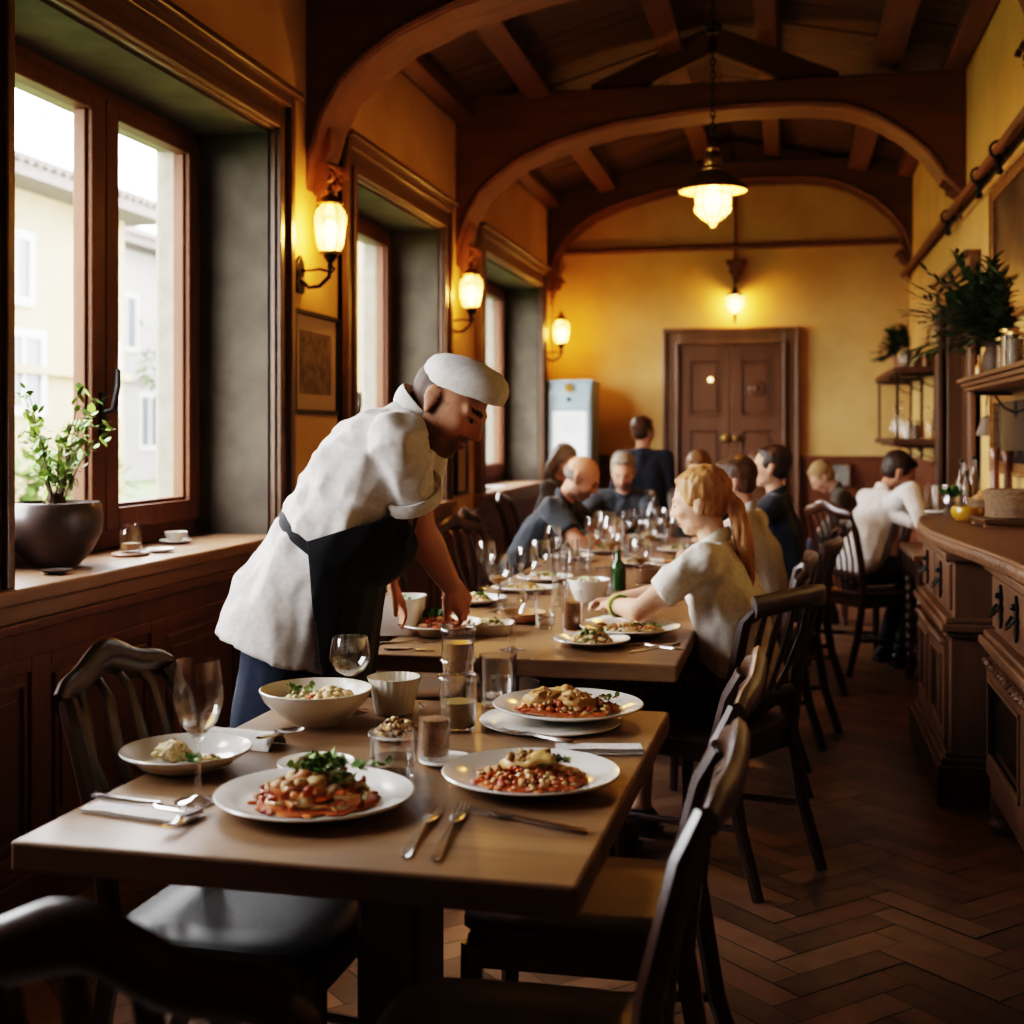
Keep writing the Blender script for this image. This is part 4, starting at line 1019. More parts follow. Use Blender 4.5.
# ---------------------------------------------------------------- cutlery, laid from handle end a to tip b
CUT = 'steel cutlery on the tables'
def blade(mb, st):      # st: (along, half width, z, thickness)
    vs, fs = [], []
    for x, w, z, th in st: vs += [(x, -w, z), (x, w, z), (x, w * .8, z + th), (x, -w * .8, z + th)]
    for i in range(len(st) - 1):
        a, b = i * 4, i * 4 + 4
        fs += [(a + k, a + (k + 1) % 4, b + (k + 1) % 4, b + k) for k in range(4)]
    fs += [(3, 2, 1, 0), tuple(len(vs) - 4 + k for k in range(4))]
    mb.add(vs, [tuple(reversed(f)) for f in fs])
def cutlery(kind, label, a, b, z=None):
    a, b = V(a), V(b); L = (b - a).length; d = b - a
    t = thing(kind, label, kind, (a.x, a.y, z if z is not None else ZT1), math.atan2(d.y, d.x), CUT)
    H = MB(); blade(H, [(0, .004, .001, .004), (.008, .0085, .001, .005), (L * .2, .0085, .001, .005), (L * .45, .005, .002, .005), (L * .56, .0035, .004, .0045), (L * .62, .004, .006, .003)])
    obj('handle', H, M['steel'], t, smooth=40)
    h = MB()
    if kind == 'fork':
        blade(h, [(L * .60, .004, .006, .003), (L * .68, .011, .0045, .0018), (L * .76, .0125, .003, .0018), (L * .80, .0125, .003, .0018)])
        for k in range(4):
            y = -.0108 + .0072 * k
            h.sweep([(L * .79, y, .004), (L * .9, y, .003), (L, y * .9, .0065)], [(.0019, .0012), (.0017, .001), (.0008, .0007)], 5)
        obj('tines', h, M['steel'], t, smooth=40)
    elif kind == 'knife':
        blade(h, [(L * .58, .005, .004, .003), (L * .62, .010, .002, .0025), (L * .85, .0105, .0015, .002), (L * .95, .008, .001, .0015), (L, .001, .001, .0012)])
        obj('blade', h, M['steel'], t, smooth=40)
    else:
        h.lathe([(0, .001), (.014, .003), (.021, .007), (.021, .0082), (.013, .0045), (0, .0025)], 20, (L * .82, 0, .002), sx=1.5)
        obj('bowl', h, M['steel'], t, smooth=60)
    return t
def napkin(label, a, b, w, layers=3, z=None, roll=0.0, rnds=1):
    a, b = V(a), V(b); L = (b - a).length; d = b - a; z = z if z is not None else ZT1
    t = MB(); n, m = 22, 8
    for l in range(layers):
        off = rnd.uniform(-.1, .1) * w; h0 = .0008 + l * .0028
        vs, fs = [], []
        for s in (0, 1):
            for i in range(n + 1):
                for j in range(m + 1):
                    x = L * i / n + off * .3; y = (j / m - .5) * w * (1 - .06 * l) + off * .25
                    q = noise.noise(V((x * 30 + l * 4 + rnds, y * 50, l))) * .0018 + .0012 * math.sin(j * 2.2 + l)
                    vs.append((x, y, max(.0003, h0 + q + .0022 * s + roll * (1 - (2 * j / m - 1) ** 2))))
        K = (n + 1) * (m + 1)
        for i in range(n):
            for j in range(m):
                p = i * (m + 1) + j
                fs.append((K + p, K + p + m + 1, K + p + m + 2, K + p + 1)); fs.append((p + 1, p + m + 2, p + m + 1, p))
        for i in range(n):
            for j in (0, m):
                p = i * (m + 1) + j; q = (p, p + m + 1, K + p + m + 1, K + p); fs.append(q if j == 0 else tuple(reversed(q)))
        for j in range(m):
            for i in (0, n):
                p = i * (m + 1) + j; q = (p + 1, p, K + p, K + p + 1); fs.append(q if i == 0 else tuple(reversed(q)))
        t.add(vs, fs)
    o = obj('napkin', t, M['linen'], smooth=60, loc=(a.x, a.y, z)); o.rotation_euler.z = math.atan2(d.y, d.x)
    return tag(o, label, 'napkin')
def up(p, z): return V((p[0], p[1], p[2] + z))

# ---------------------------------------------------------------- nearest table
p = P(315, 806); plate('large white plate of orange seafood pasta at the front of the nearest table', p, .168)
pasta_orange('heap of orange seafood pasta topped with pale greens, on the front plate', p, .108)
p = P(531, 784); plate('wide rimmed white plate of risotto near the right front of the nearest table', p, .16)
risotto('orange risotto topped with a fried fillet, on the wide rimmed plate', p, .106)
p = P(568, 722, .757); 
plate('plain white plate peeping out beneath the plate of stuffed pasta', P(551, 723), .155, .008)
plate('white plate of golden stuffed pasta at the right rear of the nearest table', up(P(568, 720), .0125), .165)
ravioli('golden stuffed pasta with grain and red sauce, on the right rear plate', up(P(568, 720), .015), .112)
p = P(186, 768); plate('smaller deep white plate of dumpling and greens at the left table edge', p, .122, .036)
k, kt = MB(), []; k.blob((-.03, .005, .026), (.032, .025, .02), .3, 6, 4, 16, 10); kt += [(.60, .44, .22)] * len(k.v); lumps(k, kt, 50, .034, .026, .03, (.006, .011), [(.60, .44, .22), (.5, .33, .14)], 11, (-.03, .005, .016), .5)
b = len(k.v); lumps(k, kt, 26, .036, .022, .014, (.005, .009), CREAM + BROWN + GREEN, 3, (.045, 0, .009))
g, gt = MB(), []; tuft(g, gt, V((.012, -.006, .012)), .016, 26, GREEN, (.010, .02), .8, .3)
serving('pale dumpling with a few greens, on the left plate', p, [('dumpling', k, kt), ('greens', g, gt)])
p = P(316, 770); plate('small side plate with greens, half hidden behind the front pasta plate', p, .072, .014)
mixed('greens and crumbs on the small side plate', p, .045, 40, CREAM + GREEN + BROWN, True, .016)
# deep bowl
p = P(316, 722)
o = obj('bowl', MB().lathe([(0, 0), (.055, 0), (.058, .006), (.085, .022), (.112, .05), (.122, .073), (.1195, .0745), (.108, .052), (.080, .026), (.05, .013), (0, .011)], 48), M['cream'], smooth=50, loc=p)
tag(o, 'deep cream serving bowl of rice salad at the rear left of the nearest table', 'bowl')
k, kt = MB(), []; lumps(k, kt, 150, .088, .085, .028, (.006, .013), RICE + CREAM + RED[1:], 7, (0, 0, .034)); 
lumps(k, kt, 60, .045, .05, .02, (.007, .014), [(.58, .42, .20), (.5, .34, .14)], 19, (.035, -.005, .052), .45)
g, gt = MB(), []; tuft(g, gt, V((-.03, -.02, .06)), .03, 34, GREEN, (.01, .02), .8, .3)
serving('rice salad with herbs filling the deep cream bowl', p, [('grain', k, kt), ('greens', g, gt)])
wine_glass('tall empty wine glass standing at the left front of the nearest table', P(198, 802), .242, .0425, glass('pale dregs', (.96, .86, .62), body=.10))
wine_glass('round bellied wine glass just behind the cream serving bowl', P(350, 712), .170, .046, glass('last of white wine', (.97, .92, .8), body=.12))
# fluted ramekin
p = P(394, 712)
o = obj('ramekin', MB().lathe([(0, 0), (.042, 0), (.044, .004), (.048, .03), (.056, .068), (.060, .080), (.0575, .0805), (.053, .068), (.045, .03), (.04, .010), (0, .009)], 96, fl=lambda k, n: 1 + .018 * math.cos(2 * PI * k / 4)), M['cream'], smooth=60, loc=p)
tag(o, 'white fluted ramekin at the rear of the nearest table, behind the crumbs', 'bowl')
p = P(398, 738); plate('small plate under a heap of brown crumbs in the middle of the nearest table', p, .062, .010)
mixed('heap of brown and white crumbs between ramekin and water tumbler', p, .046, 120, CREAM + BROWN + BROWN[1:2], False, .03, .04, (.004, .009), 'crumb_heap')
tumbler('low water tumbler beside the front pasta plate', P(393, 778), .088, .043, .45)
p = P(446, 764); plate('small white saucer under the brown spice jar', p, .052, .010)
def jar(label, p, h, r, mat, group='glass jars of brown relish on the tables'):
    t = thing('relish_jar', label, 'jar', p, 0, group)
    obj('glass_wall', MB().lathe([(0, 0), (r * .95, 0), (r, .005), (r, h * .86), (r * .92, h * .93), (r * .95, h), (r * .9, h), (r * .87, h * .93), (r * .94, h * .85), (r * .93, .008), (0, .007)], 28), M['glass'], t, smooth=60)
    obj('relish', MB().lathe([(0, .008), (r * .92, .009), (r * .92, h * .72), (r * .5, h * .75), (0, h * .74)], 28), mat, t, smooth=50)
    return t
M['relish'] = plain('brown relish', (.24, .10, .035), .6, c2=(.36, .18, .07), scale=160, bmp=.5)
M['relish2'] = plain('orange relish', (.36, .15, .04), .5, c2=(.22, .10, .03), scale=130, bmp=.5)
jar('glass jar of brown spice mix standing on a white saucer, nearest table', up(P(434, 763), .009), .105, .031, M['relish'])
p = P(458, 730)
tumbler('lower glass of the tall stack behind the spice jar, holding a yellowish candle', p, .118, .041, .52, plain('yellow wax', (.30, .21, .055), .5, c2=(.24, .15, .04), scale=40), (.112,))
tumbler('upper glass of the tall stack behind the spice jar, half full of amber drink', up(p, .1185), .108, .0365, .62, plain('amber drink', (.30, .14, .03), .15, coat=.4), (.095, .03))
tumbler('wide water tumbler to the right of the tall stack of glasses', P(498, 706), .118, .044, .22)
cutlery('knife', 'bright knife lying on a napkin at the left front of the nearest table', P(92, 800), P(204, 818), .757)
napkin('flat white napkin under the knife at the left front corner', P(90, 808), P(190, 822), .052, 2)
cutlery('fork', 'fork whose tines rest on the flat napkin at the left front', P(204, 812), P(165, 836), .758)
napkin('rolled white napkin between the left plate and the cream bowl', P(212, 742), P(278, 748), .075, 3, None, .022)
cutlery('spoon', 'small spoon tucked in the rolled napkin by the cream bowl', P(256, 752), P(296, 747), .776)
cutlery('fork', 'left one of the two forks side by side at the front edge', P(404, 858), P(438, 808))
cutlery('fork', 'right one of the two forks side by side at the front edge', P(434, 862), P(464, 806))
cutlery('fork', 'fork lying crosswise in front of the risotto plate', P(588, 834), P(468, 812))
napkin('folded white napkin strips at the right edge beside the risotto plate', P(556, 752), P(642, 752), .05, 4)
cutlery('fork', 'fork with its handle tucked in the folded napkin at the right edge', P(574, 750), P(500, 738), .764)

# ---------------------------------------------------------------- second table
p = P(440, 632)
o = obj('platter', MB().lathe([(0, 0), (.09, 0), (.10, .006), (.125, .022), (.165, .036), (.163, .039), (.12, .027), (.09, .011), (0, .010)], 44, sx=.78, sy=.9), M['cream'], smooth=50, loc=P(441, 634))
tag(o, 'cream platter of salad under the hand of the cook', 'plate', PLATES)
k, kt = MB(), []; lumps(k, kt, 90, .10, .10, .035, (.008, .016), BROWN + PINK + RED, 5, (-.01, 0, .012)); lumps(k, kt, 60, .09, .06, .02, (.005, .009), RICE, 25, (-.01, -.03, .014))
g, gt = MB(), []
for q in range(7): tuft(g, gt, V((-.02 + rnd.uniform(-.03, .03), .02 + rnd.uniform(-.02, .02), .04)), .02, 12, [(.05, .12, .02), (.09, .18, .03)], (.02, .04), .7, .5)
serving('meat salad with dark greens on the platter of the cook', P(441, 634), [('meat', k, kt), ('greens', g, gt)])
def rounded_dish(label, p, lx, ly, h, mat, rz, name='serving_dish'):
    b = MB(); sq = lambda k, n: 1 / (abs(math.cos(2 * PI * k / n)) ** 5 + abs(math.sin(2 * PI * k / n)) ** 5) ** .2
    b.lathe([(0, 0), (.42, 0), (.44, .004 / 1), (.47, h * .6), (.5, h), (.475, h), (.44, h * .5), (.41, .010), (0, .009)], 40, sx=lx, sy=ly, fl=sq)
    o = obj(name, b, mat, smooth=45, loc=p); o.rotation_euler.z = rz
    return tag(o, label, 'bowl')
rounded_dish('shallow oblong dish of rice to the right of the salad platter', P(490, 633), .15, .13, .035, M['cream'], .1)
mixed('rice with herbs in the shallow oblong dish', P(490, 633), .055, 90, RICE, True, .034, .045)
rounded_dish('deep white square tub steadied by the left hand of the cook', V((-1.19, 3.92, ZT1)), .165, .17, .115, M['china'], .05, 'tub')
mixed('pale salad filling the deep white tub', V((-1.19, 3.92, ZT1 + .07)), .06, 60, [(.6, .58, .5), (.5, .5, .4)], True, .03)
cutlery('fork', 'fork at the left front corner of the second table', P(378, 644), P(440, 642))
cutlery('knife', 'knife beside the fork at the left front corner of the second table', P(384, 650), P(436, 651))
p = P(630, 634)
o = plate('large white plate of noodles and broccoli in front of the girl', p, .158, .026)
k, kt = MB(), []; lumps(k, kt, 90, .11, .055, .02, (.005, .010), RICE + ORANGE[1:2] + CREAM, 5, (0, .0, .010)); noodles(k, kt, 60, .11, .06, .02, CREAM + ORANGE[1:2], .003, .05, (0, 0, .01))
g, gt = MB(), []
for q in range(4): tuft(g, gt, V((.01 + .022 * q, rnd.uniform(-.02, .01), .022)), .012, 14, GREEN, (.008, .016), .9, .6)
serving('noodles with broccoli on the plate of the girl', p, [('noodles', k, kt), ('greens', g, gt)])
p = P(592, 645); plate('small white plate of rice in front of the large noodle plate', p, .114, .02)
mixed('mound of rice on the small front plate of the second table', p, .056, 130, RICE, True, .035, .05)
cutlery('fork', 'fork to the right of the small rice plate', P(682, 650), P(622, 644)); cutlery('knife', 'knife to the right of the small rice plate', P(680, 644), P(628, 653))
jar('glass jar of orange relish beside the small rice plate', P(572, 632), .13, .034, M['relish2'])
o = obj('wooden_dish', MB().lathe([(0, 0), (.05, 0), (.07, .012), (.082, .034), (.078, .035), (.064, .016), (0, .010)], 32), plain('tan earthenware', (.42, .22, .09), .35), smooth=50, loc=P(522, 622))
tag(o, 'low tan earthenware dish behind the thick stemmed goblet', 'bowl')
wine_glass('wine glass next to the hand of the cook on the second table', P(498, 612), .205, .043, M['amber'])
wine_glass('thick stemmed goblet at the front of the second table', P(512, 650), .19, .044, None, .012)
tumbler('clear tumbler left of the orange relish jar', P(545, 628), .115, .036, .3)
tumbler('tall clear bottle shaped glass behind the orange relish jar', P(560, 606), .19, .03, .4)
wine_glass('wine glass behind the tan dish on the second table', P(527, 600), .2, .045, None)
p = P(470, 602); plate('white plate behind the cook\'s wine glass', P(474, 604), .12); mixed('rice left on the plate behind the cook\'s wine glass', P(474, 604), .07, 60)
plate('oblong plate of golden pieces at the window side of the second table', P(525, 592), .13, .02, sy=.7); mixed('golden fried pieces on the oblong plate', P(525, 592), .08, 40, CREAM + [(.6, .33, .08)], False, .022, None, (.008, .016))
o = obj('bowl', MB().lathe([(0, 0), (.045, 0), (.05, .005), (.07, .05), (.08, .085), (.077, .086), (.066, .05), (.04, .012), (0, .011)], 36), M['china'], smooth=50, loc=P(589, 602)); tag(o, 'white bowl of pale salad in the middle of the second table', 'bowl')
mixed('pale salad in the white bowl of the second table', up(P(589, 602), .055), .055, 50, [(.6, .52, .3), (.62, .58, .4)], False, .025)
def bottle(label, p, h, r, mat, cap_=None, group='bottles', cat='bottle', label_mat=None):
    t = thing('bottle', label, cat, p, 0, group)
    obj('bottle_body', MB().lathe([(0, 0), (r * .92, 0), (r, .006), (r, h * .55), (r * .9, h * .63), (r * .42, h * .76), (r * .36, h * .95), (r * .42, h * .96), (r * .4, h), (0, h)], 22), mat, t, smooth=50)
    obj('stopper', MB().lathe([(0, h - .002), (r * .38, h - .002), (r * .4, h + .014), (0, h + .018)], 14), cap_ or M['sill'], t)
    if label_mat: obj('paper_label', MB().lathe([(r * 1.01, h * .15), (r * 1.015, h * .152), (r * 1.015, h * .46), (r * 1.01, h * .462)], 22), label_mat, t, smooth=50)
    return t
M['greenglass'] = plain('dark green bottle', (.02, .06, .012), .12, coat=.5)
bottle('small dark green bottle on the second table behind the hands of the girl', P(618, 590), .16, .032, M['greenglass'])
wine_glass('large wine glass in front of the green bottle, near the hands of the girl', P(612, 580), .27, .052, M['amber'])
wine_glass('wine glass to the right of the green bottle', P(640, 588), .2, .045, M['amber'])
# ---------------------------------------------------------------- far tables: many glasses and plates
def far(kind, px, py, label, **k):
    p = P(px, py)
    if kind == 'w': return wine_glass(label, p, k.get('h', .2), k.get('r', .042), k.get('d'))
    if kind == 't': return tumbler(label, p, k.get('h', .12), k.get('r', .034), .3)
    if kind == 'p':
        plate(label, p, k.get('r', .12)); return mixed('leftovers on the ' + label, p, k.get('r', .12) * .55, 36, None, k.get('g', True))
far('w', 553, 572, 'wine glass by the empty chair in front of the bald man', h=.21)
for px, py, lb in ((566, 574, 'left tumbler of the pair of tall ones on the third table'), (584, 572, 'right tumbler of the pair of tall ones on the third table')): far('t', px, py, lb, h=.15)
far('w', 606, 568, 'wine glass in the middle of the third table, before the forearms of the bald man', h=.26, r=.052)
far('p', 545, 582, 'plate at the window side of the third table')
far('p', 640, 566, 'plate in the middle of the third table', r=.13)
far('p', 672, 568, 'plate at the aisle side of the third table', r=.11)
far('w', 650, 560, 'wine glass beside the face of the girl on the third table', d=M['amber'])
far('p', 600, 553, 'plate before the bald man', r=.13)
far('w', 625, 549, 'left wine glass of the far cluster', h=.21); far('w', 636, 545, 'second wine glass of the far cluster', h=.2); far('t', 645, 548, 'tumbler between the wine glasses of the far cluster', h=.13)
far('w', 656, 545, 'third wine glass of the far cluster', h=.21); far('t', 664, 550, 'tumbler at the right of the far cluster', h=.15)
far('w', 668, 543, 'rightmost wine glass of the far cluster', h=.2); far('p', 680, 553, 'plate before the man in the navy jacket', r=.12)
far('t', 612, 543, 'tumbler by the grey bearded man', h=.12); far('p', 645, 540, 'plate at the far end of the long table', r=.12)
o = bottle('tall clear water bottle in the far glass cluster', P(652, 541), .27, .036, M['glass'])
rounded_dish('brown bread basket on the third table', P(655, 582), .18, .14, .06, plain('brown basket', (.16, .075, .03), .7, bmp=.6, scale=60), .2, 'bread_basket')
napkin('crumpled white napkin before the green bottle', P(592, 622), P(640, 612), .06, 2)
napkin('white napkin on the third table beside the bread basket', P(640, 603), P(672, 606), .1, 2)
tumbler('clear tumbler at the far left of the third table', P(560, 560), .11, .036, .3)

far('w', 486, 588, 'wine glass nearest the window on the second table', h=.19); far('w', 540, 590, 'wine glass beyond the oblong plate of golden pieces', h=.2, d=M['amber'])
far('t', 505, 592, 'small tumbler beside the oblong plate of golden pieces', h=.10); far('t', 604, 596, 'tumbler between the white bowl and the green bottle', h=.11)
far('p', 572, 560, 'plate by the two tall tumblers', r=.11); far('w', 592, 562, 'wine glass left of the largest one on the third table', h=.22)
far('t', 630, 560, 'tumbler right of the largest wine glass on the third table', h=.12); far('t', 684, 562, 'tumbler before the brown haired man in white', h=.12)
far('w', 600, 546, 'wine glass by the left hand of the bald man', h=.2); far('t', 634, 553, 'small tumbler in front of the far cluster', h=.1)
# ---------------------------------------------------------------- window sills
zS = ZS + .0005
t = thing('potted_plant', 'leafy green plant in a round brown pot on the nearest window sill', 'plant', (-2.255, 3.72, zS)); t.scale = (1.14, 1.14, 1.2)
obj('pot', MB().lathe([(0, 0), (.052, 0), (.066, .006), (.100, .042), (.124, .088), (.129, .128), (.124, .160), (.119, .169), (.109, .170), (.112, .155), (.105, .14), (0, .14)], 40), M['pot'], t, smooth=50)
obj('soil', MB().lathe([(0, .146), (.06, .15), (.107, .145), (.107, .14), (0, .138)], 24), M['soil'], t)
st, lf, ti = MB(), MB(), []
st.blob((0, 0, .165), (.03, .028, .03), .5, 6, 3)
for k in range(15):
    a = 2 * PI * k / 15 + rnd.uniform(-.3, .3); sp = rnd.uniform(.25, 1.0); hh = rnd.uniform(.20, .36)
    d = V((math.cos(a) * .7, math.sin(a), 0)); pts = [V((0, 0, .15)) + d * .015]
    for i in range(1, 7): q = i / 6; pts.append(V((0, 0, .15)) + d * (.02 + sp * .235 * q ** 1.5) + V((0, 0, hh * (q - .18 * sp * q * q))) + rv() * .004)
    st.sweep(pts, [.0035 - .0004 * i for i in range(7)], 6)
    for i in range(2, 7):
        for s in range(6):
            e = (pts[i] - pts[i - 1]).normalized(); dd = (e * .5 + rv() * .8 + V((0, 0, -.05))).normalized()
            col = (.22, .32, .05) if rnd.random() < .6 else (.12, .21, .035)
            leaf_mesh(lf, ti, pts[i] + rv() * .006, dd, rnd.uniform(.024, .045), rnd.uniform(.014, .024), col, .5)
obj('stems', st, plain('brown stems', (.10, .06, .03), .8), t); finish_leaves(lf, ti, 'foliage', t)
def cup(label, p, s=1):
    t = thing('teacup', label, 'cup', p)
    obj('saucer', MB().lathe(plate_prof(.062 * s, .012), 32), M['china'], t, smooth=50)
    obj('cup_bowl', MB().lathe([(0, .008), (.02 * s, .008), (.022 * s, .012), (.038 * s, .03), (.043 * s, .046), (.041 * s, .046), (.034 * s, .028), (0, .016)], 32), M['china'], t, smooth=50)
    obj('handle', MB().sweep([(.036 * s + .012 * math.sin(q * PI / 6), 0, .04 - .02 * q / 6 ) for q in range(7)], .003, 6, V((0, 1, 0))), M['china'], t)
    return t
cup('white teacup on a saucer on the nearest window sill', V((-2.27, 4.58, zS)))
o = obj('wooden_coaster', MB().lathe([(0, 0), (.06, 0), (.065, .006), (.06, .012), (0, .011)], 24), M['sill'], smooth=40, loc=(-2.2, 4.1, zS)); tag(o, 'round wooden coaster beside the plant pot', 'coaster')
t = thing('relish_jar', 'small dark glass jar on the coaster beside the plant pot', 'jar', (-2.2, 4.1, zS + .0125))
obj('glass_wall', MB().lathe([(0, 0), (.034, 0), (.038, .01), (.036, .07), (.028, .085), (.03, .095), (.027, .095), (.025, .085), (.033, .068), (.033, .008), (0, .007)], 24), M['glass'], t, smooth=60)
obj('contents', MB().lathe([(0, .008), (.032, .009), (.032, .03), (0, .034)], 18), M['relish'], t)
o = obj('saucer', MB().lathe(plate_prof(.05, .010), 28), M['china'], smooth=50, loc=(-2.16, 4.24, zS)); tag(o, 'small white saucer between coaster and teacup', 'saucer')
o = obj('saucer', MB().lathe(plate_prof(.045, .012), 28), M['pot'], smooth=50, loc=(-2.13, 3.52, zS)); tag(o, 'small dark saucer at the left end of the nearest sill', 'saucer')
plate('white plate on the sill of the third window', V((-2.2, 9.2, zS)), .12, group=None)
napkin('folded white cloth on the sill of the third window', V((-2.2, 9.45, zS)), V((-2.15, 9.75, zS)), .14, 3, zS, .004)

# ---------------------------------------------------------------- things on the counter
zC = 1.0005
def on_c(px, py): return onz(px, py, zC)
tumbler('left clear tumbler near the far end of the counter', on_c(931, 511), .12, .032, .2, group='things on the counter')
tumbler('right clear tumbler near the far end of the counter', on_c(941, 511), .125, .032, .2, group='things on the counter')
plate('small white dish with crust at the far end of the counter', on_c(935, 513.5), .05, .01, group=None)
t = thing('herb_jar', 'glass jar with small dark green herb plant on the counter', 'plant', on_c(951, 515))
obj('glass_wall', MB().lathe(glass_shell([(0, 0), (.034, 0), (.036, .005), (.036, .1), (.033, .105)], .002), 24), M['glass'], t, smooth=60)
obj('soil', MB().lathe([(0, .006), (.033, .006), (.033, .06), (0, .062)], 18), M['soil'], t)
g, gt = MB(), []; tuft(g, gt, V((0, 0, .08)), .03, 60, [(.03, .09, .015), (.05, .12, .02)], (.03, .06), .5, .8); finish_leaves(g, gt, 'foliage', t)
bottle('slim oil bottle with pourer behind the yellow bowl', on_c(962, 515), .24, .028, M['glass'], M['iron'], 'things on the counter')
bottle('second slim oil bottle with pourer, nearer the dark doorway', on_c(974, 512), .25, .028, M['glass'], M['iron'], 'things on the counter')
bottle('dark brown bottle behind the yellow bowl on the counter', on_c(967, 513), .2, .026, plain('brown bottle glass', (.06, .03, .01), .12, coat=.4), None, 'things on the counter')
p = on_c(967, 521)
o = obj('bowl', MB().lathe([(0, 0), (.042, 0), (.048, .004), (.062, .02), (.068, .042), (.062, .062), (.058, .062), (.062, .042), (.055, .02), (0, .012)], 36, fl=lambda k, n: 1 + .03 * math.sin(2 * 2 * PI * k / n)), plain('glossy yellow glaze', (.50, .27, .02), .15, c2=(.40, .19, .012), coat=.5), smooth=50, loc=p); tag(o, 'glossy yellow bowl on the counter', 'bowl')
M['wicker'] = plain('woven wicker', (.24, .15, .08), .75, c2=(.13, .075, .035), scale=60, bmp=.7, stretch=(1, 1, 3))
def basket(label, p, r, h, flare=1.05):
    t = thing('basket', label, 'basket', p, 0, 'woven baskets on the counter'); b = MB(); n = int(h / .009)
    for i in range(n):
        q = r * (1 + (flare - 1) * i / n); pts = [V(((q + .0025 * (1 if (k + i) % 2 else -1)) * math.cos(k * PI / 18), (q + .0025 * (1 if (k + i) % 2 else -1)) * math.sin(k * PI / 18), .006 + i * .009)) for k in range(36)]
        b.sweep(pts, .0055, 6, closed=True)
    b.lathe([(0, 0), (r, 0), (r, .006), (0, .006)], 30)
    obj('woven_wall', b, M['wicker'], t, smooth=60)
    obj('rim', MB().sweep([V((r * flare * math.cos(k * PI / 16), r * flare * math.sin(k * PI / 16), h)) for k in range(32)], .009, 8, closed=True), M['wicker'], t)
    return t
p = on_c(984, 520); basket('small flared wicker basket of bread rolls on the counter', p, .05, .085, 1.3)
for k in range(6):
    o = obj('bread_roll', MB().blob((0, 0, 0), (.026, .022, .018), .2, 5, k, 12, 8), plain('bread crust', (.40, .20, .07), .7, c2=(.52, .30, .12), scale=30), smooth=60, loc=up(p, .09 + .012 * (k == 5)) + V((.03 * math.cos(k * 1.26), .03 * math.sin(k * 1.26), 0) if k < 5 else (0, 0, .008)))
    tag(o, 'small crusty bread roll heaped in the flared wicker basket', 'bread', 'bread rolls in the flared basket')
bd = onz(1012, 526, zC)
t = thing('serving_board', 'thick dark wooden board under the large round basket on the counter', 'board', bd, .1); obj('board', MB().bb(-.14, .14, -.13, .13, .012, .034), M['chair'], t, smooth=0, bevel=.004)
for s in (-1, 1): obj('batten', MB().bb(-.13, .13, s * .09 - .015, s * .09 + .015, 0, .012), M['sill'], t, smooth=0)
basket('large round woven basket standing on the wooden board', up(bd, .035) + V((.01, .01, 0)), .105, .105, 1.02)
def mill(label, p, h):
    t = thing('pepper_mill', label, 'mill', p, 0, 'wooden pepper mills'); k = h / .3
    obj('mill_body', MB().lathe([(0, 0), (.03, 0), (.032, .01), (.026, .04), (.021, .10), (.019, .2 * k), (.0, .2 * k)], 18), M['mill'], t, smooth=50)
    obj('mill_head', MB().lathe([(0, .2 * k), (.018, .2 * k), (.02, .25 * k), (.026, h), (.022, h + .006), (0, h + .004)], 18), M['mill'], t, smooth=50)
M['mill'] = wood('reddish mill wood', (.16, .05, .02), (.28, .10, .04), .3, 'z', 10, .1, coat=.4)
mill('left slim wooden pepper mill behind the baskets', on_c(995, 514), .30); mill('right wider wooden pepper mill behind the round basket', on_c(1008, 513.5), .285)

# ---------------------------------------------------------------- things on the shelves
def fern(label, p, h, r, n, pot_h, pot_mat, cols, Ls, droop=.3, vase=False, lean=(0, 0, 0)):
    t = thing('potted_fern', label, 'plant', p)
    if vase: obj('vase', MB().lathe([(0, 0), (.045, 0), (.055, .02), (.05, .07), (.035, pot_h - .03), (.05, pot_h), (.045, pot_h), (.03, pot_h - .03), (0, .02)], 24), pot_mat, t)
    else: obj('pot', MB().lathe([(0, 0), (.055, 0), (.075, pot_h), (.082, pot_h), (.082, pot_h + .012), (.07, pot_h + .012), (.068, pot_h - .01), (0, pot_h - .012)], 24), pot_mat, t)
    st, lf, ti = MB(), MB(), []
    for k in range(n):
        a = 2 * PI * k / n + rnd.uniform(-.2, .2); el = rnd.uniform(.15, 1.35); L = h * rnd.uniform(.6, 1.05)
        d = V((math.cos(a) * math.cos(el) * r / h * (.2 if math.cos(a) > 0 else 1), math.sin(a) * math.cos(el) * r / h, math.sin(el))) + V(lean) * rnd.random(); pts = []
        for i in range(7): q = i / 6; pts.append(V((0, 0, pot_h - .01)) + d * L * q + V((0, 0, -droop * L * q * q * math.cos(el))))
        st.sweep(pts, [.003 - .0003 * i for i in range(7)], 5)
        for i in range(1, 7):
            for s in (-1, 1):
                for w in (0, .5):
                    e = pts[i] - pts[i - 1]; sd, u_ = frame_of(e); pp = pts[i] - e * w
                    leaf_mesh(lf, ti, pp, (sd * s + e.normalized() * .9 + rv() * .25).normalized(), rnd.uniform(*Ls), rnd.uniform(*Ls) * .3, rnd.choice(cols), .3)
    obj('stems', st, M['bark'], t); finish_leaves(lf, ti, 'fronds', t)
DK = [(.035, .07, .018), (.055, .095, .025), (.025, .05, .014), (.09, .12, .04)]
fern('large dark fern in a vase on the shelf above the counter', V((.86, 5.74, 1.6305)), .42, .42, 120, .13, plain('dark clay vase', (.09, .05, .03), .6), DK, (.05, .085), .35, True, (-.1, .15, .1))
fern('bushy dark green plant on the top board of the far corner shelf', V((.87, 10.25, 1.8505)), .26, .24, 130, .12, plain('clay pot', (.22, .10, .05), .7), DK, (.04, .07), .3)
